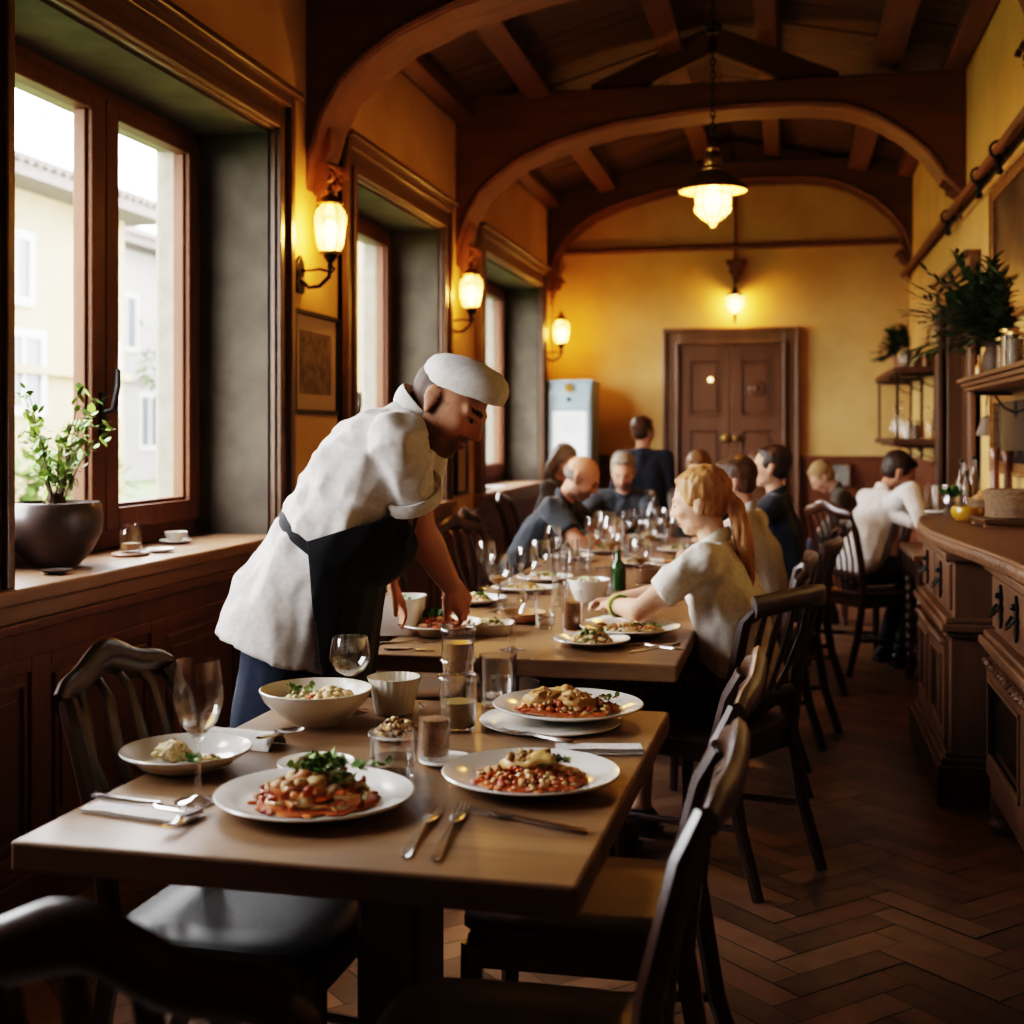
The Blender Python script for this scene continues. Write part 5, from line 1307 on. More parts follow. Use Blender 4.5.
M['grainjar'] = plain('yellow grain', (.42, .26, .09), .7, c2=(.26, .13, .04), scale=90, bmp=.3); M['redjar'] = plain('red preserve', (.30, .06, .02), .5, c2=(.42, .16, .05), scale=40); M['palejar'] = plain('pale beans', (.26, .19, .12), .6, c2=(.17, .12, .07), scale=70)
def storage_jar(label, p, h, r, mat, grp, lid=True):
    t = thing('storage_jar', label, 'jar', p, 0, grp)
    obj('glass_wall', MB().lathe([(0, 0), (r, 0), (r, h), (r * .93, h), (r * .93, .004), (0, .004)], 22), M['jarglass'], t, smooth=50)
    obj('contents', MB().lathe([(0, .005), (r * .92, .005), (r * .92, h * .85), (0, h * .87)], 20), mat, t, smooth=50)
    if lid: obj('lid', MB().lathe([(0, h), (r * 1.02, h), (r * 1.02, h + .012), (0, h + .014)], 20), M['brass'], t)
GJ = 'jars on the shelf above the counter'
storage_jar('slim jar of brown spice on the near shelf, under the fern', V((.855, 5.50, 1.6305)), .115, .030, M['relish2'], GJ)
storage_jar('jar of yellow grain on the near shelf, right of the slim spice jar', V((.86, 5.38, 1.6305)), .14, .036, M['grainjar'], GJ)
storage_jar('jar of pale beans on the near shelf, at the picture edge', V((.86, 5.26, 1.6305)), .12, .034, M['palejar'], GJ)
o = bottle('small dark bottle at the left end of the near shelf', V((.90, 6.48, 1.6305)), .10, .018, M['amber'], None, GJ)
bottle('tall pale candle shaped bottle at the left end of the near shelf', V((1.0, 6.5, 1.6305)), .27, .02, plain('tan ceramic', (.34, .2, .1), .5), None, GJ)
GS = 'jars and bottles on the far corner shelf'
k = 0
words_top = ['slim clear bottle', 'clear glass jar', 'tall glass jar of pale beans', 'jar of red preserve', 'jar of copper coloured preserve', 'squat jar of grain', 'dark wine bottle']
for i, lb in enumerate(words_top):
    p = V((.835 + .018 * (i % 3), 9.80 + .0 * i, 1.8505)); p = V((.83 + .042 * i, 9.84 + .05 * (i % 2), 1.8505))
    lab = lb + ' on the top board of the far corner shelf'
    if 'bottle' in lb: bottle(lab, p, .2 if 'dark' in lb else .14, .02, M['amber'] if 'dark' in lb else M['glass'], None, GS)
    else: storage_jar(lab, p, .11 + .02 * (i % 2), .021, [M['palejar'], M['palejar'], M['palejar'], M['redjar'], M['relish2'], M['grainjar']][i], GS)
words_low = ['clear carafe', 'slim white flask', 'round glass jar', 'squat jar of orange preserve', 'tall clear bottle', 'amber bottle']
for i, lb in enumerate(words_low):
    p = V((.835 + .045 * i, 9.84 + .06 * (i % 2), 1.3305)); lab = lb + ' on the lower board of the far corner shelf'
    if i in (0, 1, 4, 5): bottle(lab, p, (.16, .13, 0, 0, .22, .2)[i], .022, [M['glass'], M['china'], 0, 0, M['glass'], M['amber']][i], None, GS)
    else: storage_jar(lab, p, .12, .024, [0, 0, M['palejar'], M['redjar']][i], GS)
for i in range(4): bottle(['tallest clear decanter', 'wide clear decanter', 'slim clear decanter', 'small clear decanter'][i] + ' farther along the lower board of the corner shelf', V((.86, 10.2 + .3 * i, 1.3305)), (.27, .2, .24, .16)[i], .034, M['glass'], None, GS)
# ---------------------------------------------------------------- people: one skin, clothes as children
class Head:
    def __init__(s, c, fwd, upv, k=1.0):
        s.c = V(c); f = V(fwd).normalized(); u = V(upv); u = (u - f * u.dot(f)).normalized(); l = u.cross(f)
        s.R = Matrix((f, l, u)).transposed(); s.k = k; s.Ri = s.R.transposed()
    def w(s, x, y, z): return s.c + s.R @ (V((x, y, z)) * s.k)
    def loc(s, p): return (s.Ri @ (V(p) - s.c)) / s.k
    def build(s, mb, fem=False):
        k = s.k; E = lambda c, r, n=18, m=12: mb.ell(s.w(*c), [q * k for q in r], s.R, n, m)
        E((-.014, 0, .026), (.099, .077, .091)); E((.018, 0, -.012), (.078, .070, .09))
        E((.022, 0, -.055), (.062, .055 if fem else .059, .058)); E((.055, 0, -.092), (.028, .026 if fem else .031, .022))
        for sg in (-1, 1):
            E((.055, sg * .040, -.022), (.032, .024, .028)); E((.015, sg * .048, -.068), (.042, .016, .026))
            E((-.012, sg * .077, -.004), (.017, .009, .030)); E((-.022, sg * .082, .004), (.013, .006, .023)); E((-.006, sg * .078, -.028), (.010, .008, .014))
            E((.096, sg * .012, -.029), (.011, .009, .009), 10, 7)
            E((.071, sg * .031, .004), (.0125, .0155, .0105), 12, 8)
        mb.cap(s.w(.066, -.044, .022), .0125 * k, s.w(.085, -.012, .025), .0125 * k, 10); mb.cap(s.w(.066, .044, .022), .0125 * k, s.w(.085, .012, .025), .0125 * k, 10)
        mb.cap(s.w(.087, 0, .017), .0085 * k, s.w(.106, 0, -.020), .0118 * k, 10); mb.ell(s.w(.1085, 0, -.025), (.012 * k, .013 * k, .010 * k), s.R, 10, 8)
        mb.cap(s.w(.084, -.017, -.060), .0075 * k, s.w(.084, .017, -.060), .0075 * k, 8); mb.ell(s.w(.089, 0, -.0575), (.009 * k, .017 * k, .0055 * k), s.R, 10, 7); mb.ell(s.w(.087, 0, -.068), (.009 * k, .016 * k, .0065 * k), s.R, 10, 7)
    def tint(s, p, skin, beard=None, brow=(.06, .03, .015), lip=(.36, .12, .09)):
        q = s.loc(p); x, y, z = q; c = V(skin); ay = abs(y)
        if x > .05:
            c = c.lerp(V((skin[0] * 1.05, skin[1] * .78, skin[2] * .72)), .55 * max(0, 1 - ((ay - .04) / .03) ** 2 - ((z + .03) / .03) ** 2))
            if abs(z + .062) < .010 and ay < .024: c = c.lerp(V(lip), .75)
            if abs(z + .0625) < .0022 and ay < .022: c = V(lip) * .4
            e = ((ay - .031) / .0125) ** 2 + ((z - .003) / .0042) ** 2
            if e < 1 and x > .06: c = V((.30, .25, .21)) if ((ay - .030) / .0065) ** 2 > 1 else V((.025, .015, .012))
            elif 1 <= e < 2.4 and z > .003: c = c * .5
            if .012 < ay < .046 and abs(z - .027 + (ay - .03) ** 2 * 6) < .0055: c = V(brow)
        if beard and q.length < .16:
            b = 0
            if z < -.04 and x > -.01: b = min(1, (-.04 - z) / .02) 
            if x > .075 and -.056 < z < -.036 and ay < .034: b = .9
            if abs(z + .062) < .009 and ay < .022 and x > .07: b = 0
            if z < -.12: b = 0
            if -.03 < x < .03 and -.05 < z < .01 and ay > .05: b = max(b, .5)
            c = c.lerp(V(beard), .72 * b)
        return c
def hand(mb, wrist, d, back, thumb_side, s=1.0, curl=.5, spread=1.0, tips=None):
    """palm, four unequal bent fingers and a thumb from the side of the palm; d along the fingers, back out of the back of the hand"""
    d = V(d).normalized(); b = V(back); b = (b - d * b.dot(d)).normalized(); t = V(thumb_side); t = (t - d * t.dot(d) - b * t.dot(b)).normalized()
    w = V(wrist)
    P = lambda x, y, z: w + (d * x + t * y + b * z) * s
    for y0, y1 in ((-.026, -.028), (-.009, -.010), (.009, .010), (.024, .028)): mb.cap(P(.008, y0 * .8, 0), .015 * s, P(.082, y1, 0), .0125 * s, 10)
    mb.ell(P(.04, .0, -.002), (.036 * s, .036 * s, .016 * s), Matrix((d, t, b)).transposed(), 12, 8)
    for y, L, r, dx in ((.030, .068, .0088, 0), (.010, .076, .009, .004), (-.010, .071, .0088, .001), (-.029, .055, .0078, -.008)):
        p = P(.082 + dx, y, .002); a = curl * .5; pts = [p]; rad = [r * s]; yy = y * .22 * spread
        for k, f in enumerate((.46, .31, .23)):
            q = d * math.cos(a) - b * math.sin(a) + t * yy * 2
            p = p + q.normalized() * L * f * s; pts.append(p); rad.append(r * s * (.95 - .09 * (k + 1))); a += curl * (.95 if k == 0 else .75)
        mb.chain(pts, rad, 10)
    p0, p1 = P(.018, .028, -.004), P(.05, .046, -.016); p2 = P(.082, .052 - .010 * curl, -.020 - .022 * curl); p3 = P(.102, .046 - .026 * curl, -.024 - .03 * curl)
    mb.chain([p0, p1, p2, p3], [.015 * s, .0115 * s, .0098 * s, .0078 * s], 10)
def ik(a, c, l1, l2, pole):
    d = c - a; L = min(d.length, (l1 + l2) * .995); d.normalize(); c = a + d * L
    x = (l1 * l1 - l2 * l2 + L * L) / (2 * L); h = math.sqrt(max(l1 * l1 - x * x, 0))
    p = V(pole); p = (p - d * p.dot(d)).normalized()
    return a + d * x + p * h, c
def cloth_obj(name, mb, vox, mat, parent, root, amp=.004, freq=16, stretch=(1, 1, .5), seed=0, where=None, smooth=2):
    me = remesh(mb, vox, smooth)
    if amp: fold(me, amp, freq, stretch, seed, where); fold(me, amp * .8, freq * .7, stretch, seed + 3, where, True)
    o = obj(name, me, mat, parent, smooth=180)
    me.transform(Matrix.Translation(-V(root))); return o
def fabric(name, c, rough=.85, c2=None): return plain(name, c, rough, c2=c2 or tuple(q * .85 for q in c), scale=70, bmp=.25, dist=.0015, sheen=.15, spec=.25)
M['whitecloth'] = fabric('white cotton', (.70, .66, .62)); M['creamcloth'] = fabric('cream cotton', (.72, .67, .59)); M['navy'] = fabric('navy cloth', (.018, .024, .042)); M['charcoal'] = fabric('dark slate polo', (.035, .040, .048))
M['black'] = fabric('black apron cotton', (.010, .010, .012)); M['denim'] = fabric('dark blue trousers', (.022, .030, .052)); M['shoe'] = plain('black shoe leather', (.012, .011, .01), .35); M['bluelining'] = fabric('blue shirt tail', (.05, .12, .30)); M['greycloth'] = fabric('grey brown cardigan', (.09, .075, .06))
def skirt_mat():
    m, t, b = nt('dark skirt with small tan flecks'); v = nd(t, 'ShaderNodeTexVoronoi'); v.inputs['Scale'].default_value = 75
    t.links.new(coords(t), v.inputs['Vector']); t.links.new(ramp(t, v.outputs['Distance'], [(.28, (.24, .13, .06)), (.36, (.012, .010, .010))]), b.inputs['Base Color']); b.inputs['Roughness'].default_value = .85; return m
M['skirt'] = skirt_mat()
def strands(o_mesh, c1, c2, root, fr=90, ax=(1, 1, .12)):
    A = V(ax); a, b = V(c1), V(c2)
    paint(o_mesh, lambda p: a.lerp(b, max(0, min(1, .5 + .9 * noise.noise(V((p.x * A.x, p.y * A.y, p.z * A.z)) * fr)))))
def short_hair(h, mb, bald=False, full=1.0, lift=.008):
    """cap of hair over the skull, cut away at the face and round the ears"""
    R, k = h.R, h.k
    b = len(mb.v)
    if bald:
        mb.ell(h.w(-.030, 0, -.004), [q * k for q in (.088, .0795, .050)], R, 20, 12); return
    mb.ell(h.w(-.034, 0, .043), [q * k for q in (.094 + lift, .078 + lift, .084 + lift)], R, 24, 16)
    mb.ell(h.w(-.045, 0, -.010), [q * k for q in (.068 + lift * .5, .070 + lift * .6, .068)], R, 20, 12)
    for sg in (-1, 1): mb.ell(h.w(.004, sg * .068, .022), [q * k for q in (.034, .014, .036)], R, 14, 8)
    mb.ell(h.w(.022, 0, .098), [q * k for q in (.046, .056, .022)], R, 14, 8)
def person_root(label, x, y, group=None): return thing('person', label, 'person', (x, y, 0), 0, group)

def seated(label, x, y, deg, lean=20, s=.96, head_pitch=20, head_yaw=0, hands=None, skin=(.50, .27, .18), hair=((.05, .025, .012), (.09, .05, .025)), style='short', top='whitecloth', legs='denim', sleeve='long', vox=.009, seat=.468, beard=None, collar=True, twist=0, fem=False, group='diners seated at the long table', legdrop=.13, elbow=(.9, -.22)):
    root = V((x, y, 0)); t = person_root(label, x, y, group); a = math.radians(deg)
    F = V((math.cos(a), math.sin(a), 0)); Lf = V((-F.y, F.x, 0)); l = math.radians(lean); T = Z3 * math.cos(l) + F * math.sin(l)
    pel = V((x, y, seat + .134 * s)); F2 = T.cross(Lf) * -1; F2 = Lf.cross(T)
    che = pel + T * .27 * s; nb = pel + T * .47 * s; sw = (.155 if fem else .175) * s
    sh = {1: nb - T * .035 * s + Lf * sw, -1: nb - T * .035 * s - Lf * sw}
    hp, hy = math.radians(head_pitch), math.radians(head_yaw); HF = (rotz(hy) @ F); hf = HF * math.cos(hp) - Z3 * math.sin(hp); hu = HF * math.sin(hp) + Z3 * math.cos(hp)
    hc = nb + (T * .5 + hu * .5).normalized() * .175 * s + hf * .025
    H = Head(hc, hf, hu, s * (1.0 if not fem else .96))
    B = MB(); H.build(B, fem)
    B.cap(nb - T * .05, .055 * s, hc - hu * .05 - hf * .018, .050 * s, 16)
    B.cap(pel, .09 * s, che, .085 * s); B.cap(che, .085 * s, nb - T * .06 * s, .048 * s)
    S = MB(); st = .10
    for g in (-1, 1):
        o = Lf * g
        S.cap(pel - Z3 * .005 * s + o * .065 * s, .123 * s, che + o * .07 * s, .118 * s); S.cap(che + o * .07 * s, .118 * s, nb - T * .085 * s + o * .085 * s, .085 * s)
        S.cap(nb - T * .03 * s + o * .03, .062 * s, sh[g], .064 * s)
        B.cap(nb - T * .05 * s, .045 * s, sh[g], .05 * s)
    S.cap(pel - Z3 * .005 * s, .118 * s, che, .118 * s); S.cap(che, .118 * s, nb - T * .09 * s, .098 * s); S.cap(nb - T * .09 * s, .075 * s, nb - T * .01 * s, .058 * s)
    if not fem: S.ell(che - T * .10 * s + F2 * .05, (.12 * s, .12 * s, .12 * s))
    else:
        for g in (-1, 1): S.ell(che + T * .05 * s + F2 * .075 * s + Lf * g * .062 * s, (.06 * s,) * 3)
    for g in (-1, 1):
        hd = hands.get(g) if hands else None
        hd = V(hd) if hd is not None else pel + F * .38 * s + Lf * g * .12 + Z3 * .06
        pole = Lf * g * elbow[0] + Z3 * elbow[1] - F * .2
        wr_t = hd - (hd - sh[g]).normalized() * .0
        el, wr = ik(sh[g], wr_t, .285 * s, .25 * s, pole)
        B.cap(sh[g], .05 * s, el, .041 * s); B.cap(el, .042 * s, el.lerp(wr, .35), .041 * s); B.cap(el.lerp(wr, .35), .041 * s, wr, .027 * s)
        dirn = (wr - el).normalized(); dirn = V((dirn.x, dirn.y, dirn.z * .3)).normalized(); bk = Z3 * .9 + Lf * g * .35
        hand(B, wr, dirn, bk, -Lf * g + Z3 * .1, s * (.95 if not fem else .86), .75)
        if sleeve == 'long':
            S.cap(sh[g], .066 * s, el, .056 * s); S.cap(el, .056 * s, el.lerp(wr, .5), .05 * s); S.cap(el.lerp(wr, .5), .05 * s, wr - (wr - el).normalized() * .012, .037 * s, flat1=True)
        else:
            e2 = sh[g].lerp(el, .68); S.cap(sh[g], .068 * s, e2, .066 * s, flat1=True)
    hipz = pel - Z3 * .03 * s; Lg = MB(); shoes = []
    for g in (-1, 1):
        h0 = hipz + Lf * g * .085 * s; kn = hipz + F * .42 * s + Lf * g * .10 * s + Z3 * .0; an = V((kn.x, kn.y, .10)) + F * (.02 - legdrop)
        B.cap(h0, .07 * s, kn, .05 * s); B.cap(kn, .05 * s, an, .035 * s); B.cap(an, .035, V((an.x, an.y, .05)) + F * .06, .03)
        Lg.cap(h0, .096 * s, kn, .068 * s); Lg.cap(kn, .068 * s, an - Z3 * .01, .056 * s, flat1=True)
        sm = MB(); sm.cap(V((an.x, an.y, .048)) - F * .02, .044, V((an.x, an.y, .038)) + F * .16, .036); sm.box(V((an.x, an.y, .012)) + F * .07, (.27, .08, .024), rotz(a)); sm.cap(an - Z3 * .04, .044, an - Z3 * .01, .042, flat1=True); shoes.append(sm)
    Lg.cap(hipz + Lf * .06, .106 * s, hipz - Lf * .06, .106 * s)
    me = remesh(B, vox, 2); lipc = (skin[0] * .75, skin[1] * .45, skin[2] * .45)
    paint(me, lambda p: H.tint(p, skin, beard, hair[0], lipc)); me.transform(Matrix.Translation(-root)); body = obj('body', me, M['skin'], t, smooth=180)
    cloth_obj('shirt', S, vox + .002, M[top], t, root, .006, 15, (1, 1, .6), int(x * 50))
    if collar:
        c = MB(); cp = nb + T * .012
        c.sweep([cp + Lf * .062 * s * math.cos(q * PI / 10) + F2 * .058 * s * math.sin(q * PI / 10) + T * (.012 - .02 * math.sin(q * PI / 10)) for q in range(20)], [(.007, .02)] * 20, 8, T, closed=True)
        co_ = obj('collar', c, M[top], t, smooth=60); co_.data.transform(Matrix.Translation(-root))
    if fem:
        K = MB(); K.cap(hipz + Lf * .07 - F * .02, .102 * s, hipz - Lf * .07 - F * .02, .102 * s); K.cap(hipz + Lf * .09, .100 * s, hipz + F * .42 * s + Lf * .11, .085 * s); K.cap(hipz - Lf * .09, .100 * s, hipz + F * .42 * s - Lf * .11, .085 * s)
        for q in (-1, 0, 1): K.cap(hipz + Lf * q * .08 + F * .1, .09 * s, hipz + F * .44 * s + Lf * q * .1 - Z3 * .01, .075 * s); K.cap(hipz + F * .43 * s + Lf * q * .10, .075 * s, hipz + F * .46 * s + Lf * q * .11 - Z3 * .24, .08 * s, flat1=True)
        cloth_obj('skirt', K, .012, M['skirt'], t, root, .006, 14, (1, 1, .5), 3)
    else: cloth_obj('trousers', Lg, .012, M[legs], t, root, .005, 16, (1, 1, 1), 2)
    for sm in shoes:
        so = obj('shoe', sm, M['shoe'], t, smooth=60); so.data.transform(Matrix.Translation(-root))
    hb = MB()
    if style == 'short': short_hair(H, hb)
    elif style == 'bald': short_hair(H, hb, True)
    elif style == 'ponytail':
        short_hair(H, hb, lift=.013)
        hb.ell(H.w(-.098, 0, .012), (.03, .03, .03)); q = H.w(-.112, 0, .004); pts = [q, q - F * .028 - Z3 * .03, q - F * .05 - Z3 * .10, q - F * .062 - Z3 * .18, q - F * .07 - Z3 * .26, q - F * .072 - Z3 * .32]
        hb.chain(pts, [.021, .026, .029, .027, .019, .006])
        for k in range(7): off = Lf * rnd.uniform(-.02, .02) + F * rnd.uniform(-.015, .015); hb.chain([p + off for p in pts[1:]], [.016, .018, .017, .012, .003], 8)
    elif style == 'long':
        short_hair(H, hb, lift=.014)
        for g in (-1, 0, 1): hb.chain([H.w(-.04, g * .06, .02), H.w(-.07, g * .07, -.06), H.w(-.075, g * .07, -.13)], [.05, .045, .025])
        hb.ell(H.w(-.10, 0, -.03), (.045, .05, .045))
    if hb.v:
        me = remesh(hb, .007 if style == 'ponytail' else .009, 2)
        fold(me, .004, 60, (1, 1, .2), 4); fold(me, .002, 150, (1, 1, .15), 9)
        strands(me, hair[0], hair[1], root); me.transform(Matrix.Translation(-root)); obj('hair', me, M['hair'], t, smooth=180)
    return t, dict(H=H, F=F, Lf=Lf, nb=nb, T=T, body=body, root=root, sh=sh)

# the girl with the ponytail
gx, gy = -.128, 4.265
g, G = seated('girl with long ginger blond ponytail and cream short sleeved shirt eating at the second table', gx, gy, 163, 13, .90, 14, 12, {-1: (-.57, 4.46, .80), 1: (-.555, 4.33, .80)}, (.60, .36, .25), ((.24, .10, .03), (.44, .22, .08)), 'ponytail', 'creamcloth', 'skirt', 'short', .0065, fem=True, group=None, elbow=(.75, -.28), legdrop=.0)
hb = MB(); q = G['H'].w(-.114, 0, .003); hb.sweep([q + G['Lf'] * .030 * math.cos(k * PI / 8) + Z3 * .024 * math.sin(k * PI / 8) + G['F'] * .004 * (k % 2) for k in range(16)], .009, 8, closed=True)
o = obj('hair_tie', hb, M['black'], g); o.data.transform(Matrix.Translation(-G['root']))
def bangle(c, d, r, col, nm, par, root):
    s_, u_ = frame_of(V(d)); m = MB()
    for k in range(22): th = 2 * PI * k / 22; m.ell(V(c) + s_ * r * math.cos(th) + u_ * r * math.sin(th), .0065, n=8, m=6)
    o = obj(nm, m, col, par, smooth=60); o.data.transform(Matrix.Translation(-V(root))); return o
el, wr = ik(G['sh'][1], V((-.555, 4.33, .80)), .285 * .90, .25 * .90, G['Lf'] * .75 - Z3 * .28 - G['F'] * .2)
bangle(wr.lerp(el, .10), wr - el, .033, plain('yellow beads', (.60, .38, .02), .35), 'yellow_bracelet', g, G['root']); bangle(wr.lerp(el, .20), wr - el, .036, plain('green beads', (.20, .30, .06), .4), 'green_bracelet', g, G['root'])
# the rest of the long table
seated('brown haired man in a white shirt seen from behind, next beyond the girl', -.085, 5.98, 168, 12, .90, 14, 8, {-1: (-.42, 6.14, .82), 1: (-.42, 5.86, .82)}, (.52, .28, .19), ((.045, .020, .010), (.10, .05, .025)), 'short', 'whitecloth', legdrop=.03)
seated('dark haired man in a navy jacket, in profile on the aisle side', -.0, 7.18, 172, 6, .93, 2, 4, {-1: (-.42, 7.3, .80), 1: (-.42, 7.06, .80)}, (.55, .32, .22), ((.018, .010, .007), (.035, .02, .012)), 'short', 'navy')
seated('bald man in a dark slate polo shirt leaning his forearms on the far table', -1.42, 7.02, -4, 30, .98, 34, 0, {1: (-.92, 7.2, .81), -1: (-.93, 6.92, .81)}, (.56, .29, .19), ((.16, .13, .11), (.24, .20, .17)), 'bald', 'charcoal', 'denim', 'short', .008, beard=(.20, .12, .09))
seated('grey bearded man in a dark shirt facing the camera at the head of the table', -1.0, 8.22, -83, 20, .91, 24, -6, {1: (-.95, 7.70, .81), -1: (-1.08, 7.72, .81)}, (.54, .29, .20), ((.17, .13, .10), (.27, .22, .17)), 'short', 'charcoal', beard=(.17, .12, .09))
seated('brown haired diner at the table end, mostly hidden behind the head of the girl', -.51, 8.28, -95, 12, .90, 26, 0, {1: (-.48, 7.73, .81), -1: (-.56, 7.73, .81)}, (.55, .31, .21), ((.10, .05, .02), (.17, .09, .04)), 'short', 'greycloth')
seated('grey haired woman by the third window, hair in a low bun', -1.60, 8.88, -18, 10, .93, 16, -10, None, (.55, .30, .21), ((.14, .11, .085), (.26, .22, .18)), 'long', 'greycloth', fem=True, legdrop=.0)
seated('blond diner bowing low near the end wall, beyond the man in the navy jacket',     .58, 9.72, 178, 30, .88, 46, 10, None, (.58, .34, .24), ((.26, .15, .06), (.42, .27, .13)), 'short', 'greycloth')
seated('dark haired man in a white shirt bent over the small table by the counter', .42, 7.93, 26, 22, .94, 34, -20, {1: (.77, 7.66, .84), -1: (.75, 7.52, .84)}, (.50, .26, .17), ((.020, .011, .007), (.04, .022, .014)), 'short', 'whitecloth', 'denim', 'long', .008, beard=(.12, .07, .05), group=None, legdrop=.18, elbow=(.9, .25))
# ---------------------------------------------------------------- the bending cook
YC = 3.33
def cook():
    q = lambda px, py, y=YC: ony(px, py, y)
    root = V((-1.36, YC, 0)); t = person_root('cook in white jacket, black apron and white skullcap bending over to set down a plate', root.x, root.y)
    waist, chest, nb = q(334, 540), q(374, 468), q(418, 412)
    pel = q(302, 602); T = (nb - waist).normalized(); Yv = V((0, 1, 0)); Fv = Yv.cross(T) * 1; Fv = V((T.z, 0, -T.x)).normalized()
    shR, shL = q(398, 440, YC - .165), q(428, 428, YC + .17)
    hf, hu = V((.82, -.20, -.55)), V((.57, .05, .82))
    H = Head(q(449, 405, YC - .01), hf, hu, 1.09)
    B = MB(); H.build(B)
    B.cap(nb - T * .06, .068, H.w(-.025, 0, -.05), .060, 18); B.cap(H.w(-.04, 0, -.03), .055, nb - T * .02, .062)
    B.cap(pel, .10, waist, .11); B.cap(waist, .11, chest, .11); B.cap(chest, .11, nb - T * .06, .07)
    elR, wrR = q(418, 530, YC + .02), q(450, 584, YC + .25)
    wrR = elR + (wrR - elR).normalized() * min((wrR - elR).length, .29)
    B.cap(shR, .062, elR, .049); fm = elR.lerp(wrR, .3); B.cap(elR, .049, fm, .0485); B.cap(fm, .0485, elR.lerp(wrR, .75), .037); B.cap(elR.lerp(wrR, .75), .037, wrR, .031)
    hand(B, wrR, V((.35, .55, -.80)), V((.62, -.62, .42)), V((-.8, -.1, -.2)), 1.06, .72)
    elL, wrL = q(405, 535, YC + .27), q(388, 578, YC + .30)
    B.cap(shL, .058, elL, .046); B.cap(elL, .046, wrL, .031)
    hand(B, wrL, V((.25, .15, -.6)), V((.3, .2, .45)), V((.5, -.6, 0)), .98, .4)
    hip = pel + V((0, 0, -.05)); Lg = MB(); shoes = []
    for g in (-1, 1):
        h0 = hip + Yv * g * .085; kn = V((-1.37 + .0 * g, YC + g * .10, .50)); an = V((-1.40, YC + g * .10, .09))
        B.cap(h0, .08, kn, .055); B.cap(kn, .055, an, .04); B.cap(an, .04, V((an.x + .08, an.y, .05)), .035)
        Lg.cap(h0, .118, kn, .085); Lg.cap(kn, .085, an - Z3 * .02, .07, flat1=True)
        s = MB(); s.cap(V((an.x - .02, an.y, .05)), .046, V((an.x + .17, an.y, .042)), .04); s.box((an.x + .07, an.y, .013), (.29, .09, .026)); shoes.append(s)
    Lg.cap(hip + Yv * .06, .14, hip - Yv * .06, .14); Lg.cap(hip, .13, waist, .12)
    skin = (.54, .27, .165)
    me = remesh(B, .0062, 2)
    def tint(p):
        c = H.tint(p, skin, (.075, .035, .02), (.03, .016, .01), (.34, .13, .10)); l = H.loc(p)
        if l.length < .17 and l.z > -.055 and abs(l.y) > .02 and not (abs(l.y) > .079):
            edge = .022 - .03 * max(0, min(1, (l.z - .01) / .05)); k = max(0, min(1, (edge - l.x) / .02)) * max(0, min(1, (l.z + .05) / .02))
            c = c.lerp(V((.035, .02, .014)), .93 * k)
        elif l.x < -.05 and -.06 < l.z and l.length < .17: c = c.lerp(V((.055, .032, .022)), .8 * max(0, min(1, (l.z + .06) / .02)))
        return c
    paint(me, tint); me.transform(Matrix.Translation(-root)); obj('body', me, M['skin'], t, smooth=180)
    # jacket: torso, flared skirt below the tie, short sleeves
    J = MB()
    for g in (-1, 1):
        o = Yv * g
        J.cap(waist + o * .045 - T * .03, .145, chest + o * .065, .142); J.cap(chest + o * .065, .142, nb - T * .12 + o * .075 - Fv * .015, .105)
        J.cap(nb - T * .065 + o * .03 - Fv * .01, .072, (shR if g < 0 else shL), .072)
    J.sweep([waist + T * .04, waist - T * .01, q(319, 570), q(301, 605), q(289, 645)], [(.13, .17), (.146, .182), (.160, .195), (.180, .212), (.196, .228)], 28, Yv)
    J.cap(nb - T * .10, .078, nb - T * .055, .064)
    J.ell(waist + T * .08 + Fv * .055, (.135, .15, .15))
    cuff = shR.lerp(elR, .60); d = (cuff - shR).normalized(); J.cap(shR, .073, cuff, .082, flat1=True)
    cL = shL.lerp(elL, .5); J.cap(shL, .076, cL, .08, flat1=True)
    me = remesh(J, .0085, 2)
    wz = lambda p: 1.0 if (p - waist).dot(T) < 0 else .7
    fold(me, .013, 8, (1.2, 1.2, .35), 3, lambda p: 1.3 * max(0, min(1, -(p - waist).dot(T) / .12)))
    fold(me, .009, 16, (1, 1, .8), 7, lambda p: max(0, 1 - abs((p - waist).dot(T)) / .16) + .35)
    fold(me, .009, 13, (1, .6, .7), 11, lambda p: 1 if (p - shR).length < .27 else .4)
    fold(me, .007, 8, (1, 1, .45), 19, lambda p: .5 + max(0, 1 - abs((p - waist).dot(T)) / .2), True)
    fold(me, .006, 13, (.7, .7, 1.2), 23, lambda p: 1 if (p - shR).length < .26 else .35, True)
    wr = []
    for v in me.vertices:                                  # gathered in by the tie
        k = math.exp(-(((v.co - waist).dot(T) + .0) / .022) ** 2); r = v.co - waist; r = r - T * r.dot(T); v.co -= r * .06 * k
    me.transform(Matrix.Translation(-root)); obj('jacket', me, M['whitecloth'], t, smooth=180)
    rc = MB(); s_, u_ = frame_of(d); cu = MB()
    pts = [cuff - d * .012 + s_ * .0845 * math.cos(k * PI / 14) + u_ * .0845 * math.sin(k * PI / 14) for k in range(28)]
    cu.sweep(pts, [(.006, .022)] * 28, 8, d, closed=True); o = obj('rolled_cuff', cu, M['whitecloth'], t, smooth=60); o.data.transform(Matrix.Translation(-root))
    c = MB(); cn = (H.c - nb).normalized(); cp = nb + T * .004
    s_, u_ = frame_of(T.lerp(cn, .3)); c.sweep([cp + s_ * .070 * math.cos(k * PI / 12) + u_ * .073 * math.sin(k * PI / 12) for k in range(24)], [(.007, .026)] * 24, 8, T, closed=True)
    o = obj('collar', c, M['whitecloth'], t, smooth=60); o.data.transform(Matrix.Translation(-root))
    # trousers, shoes
    cloth_obj('trousers', Lg, .011, M['denim'], t, root, .007, 10, (1, 1, .5), 5)
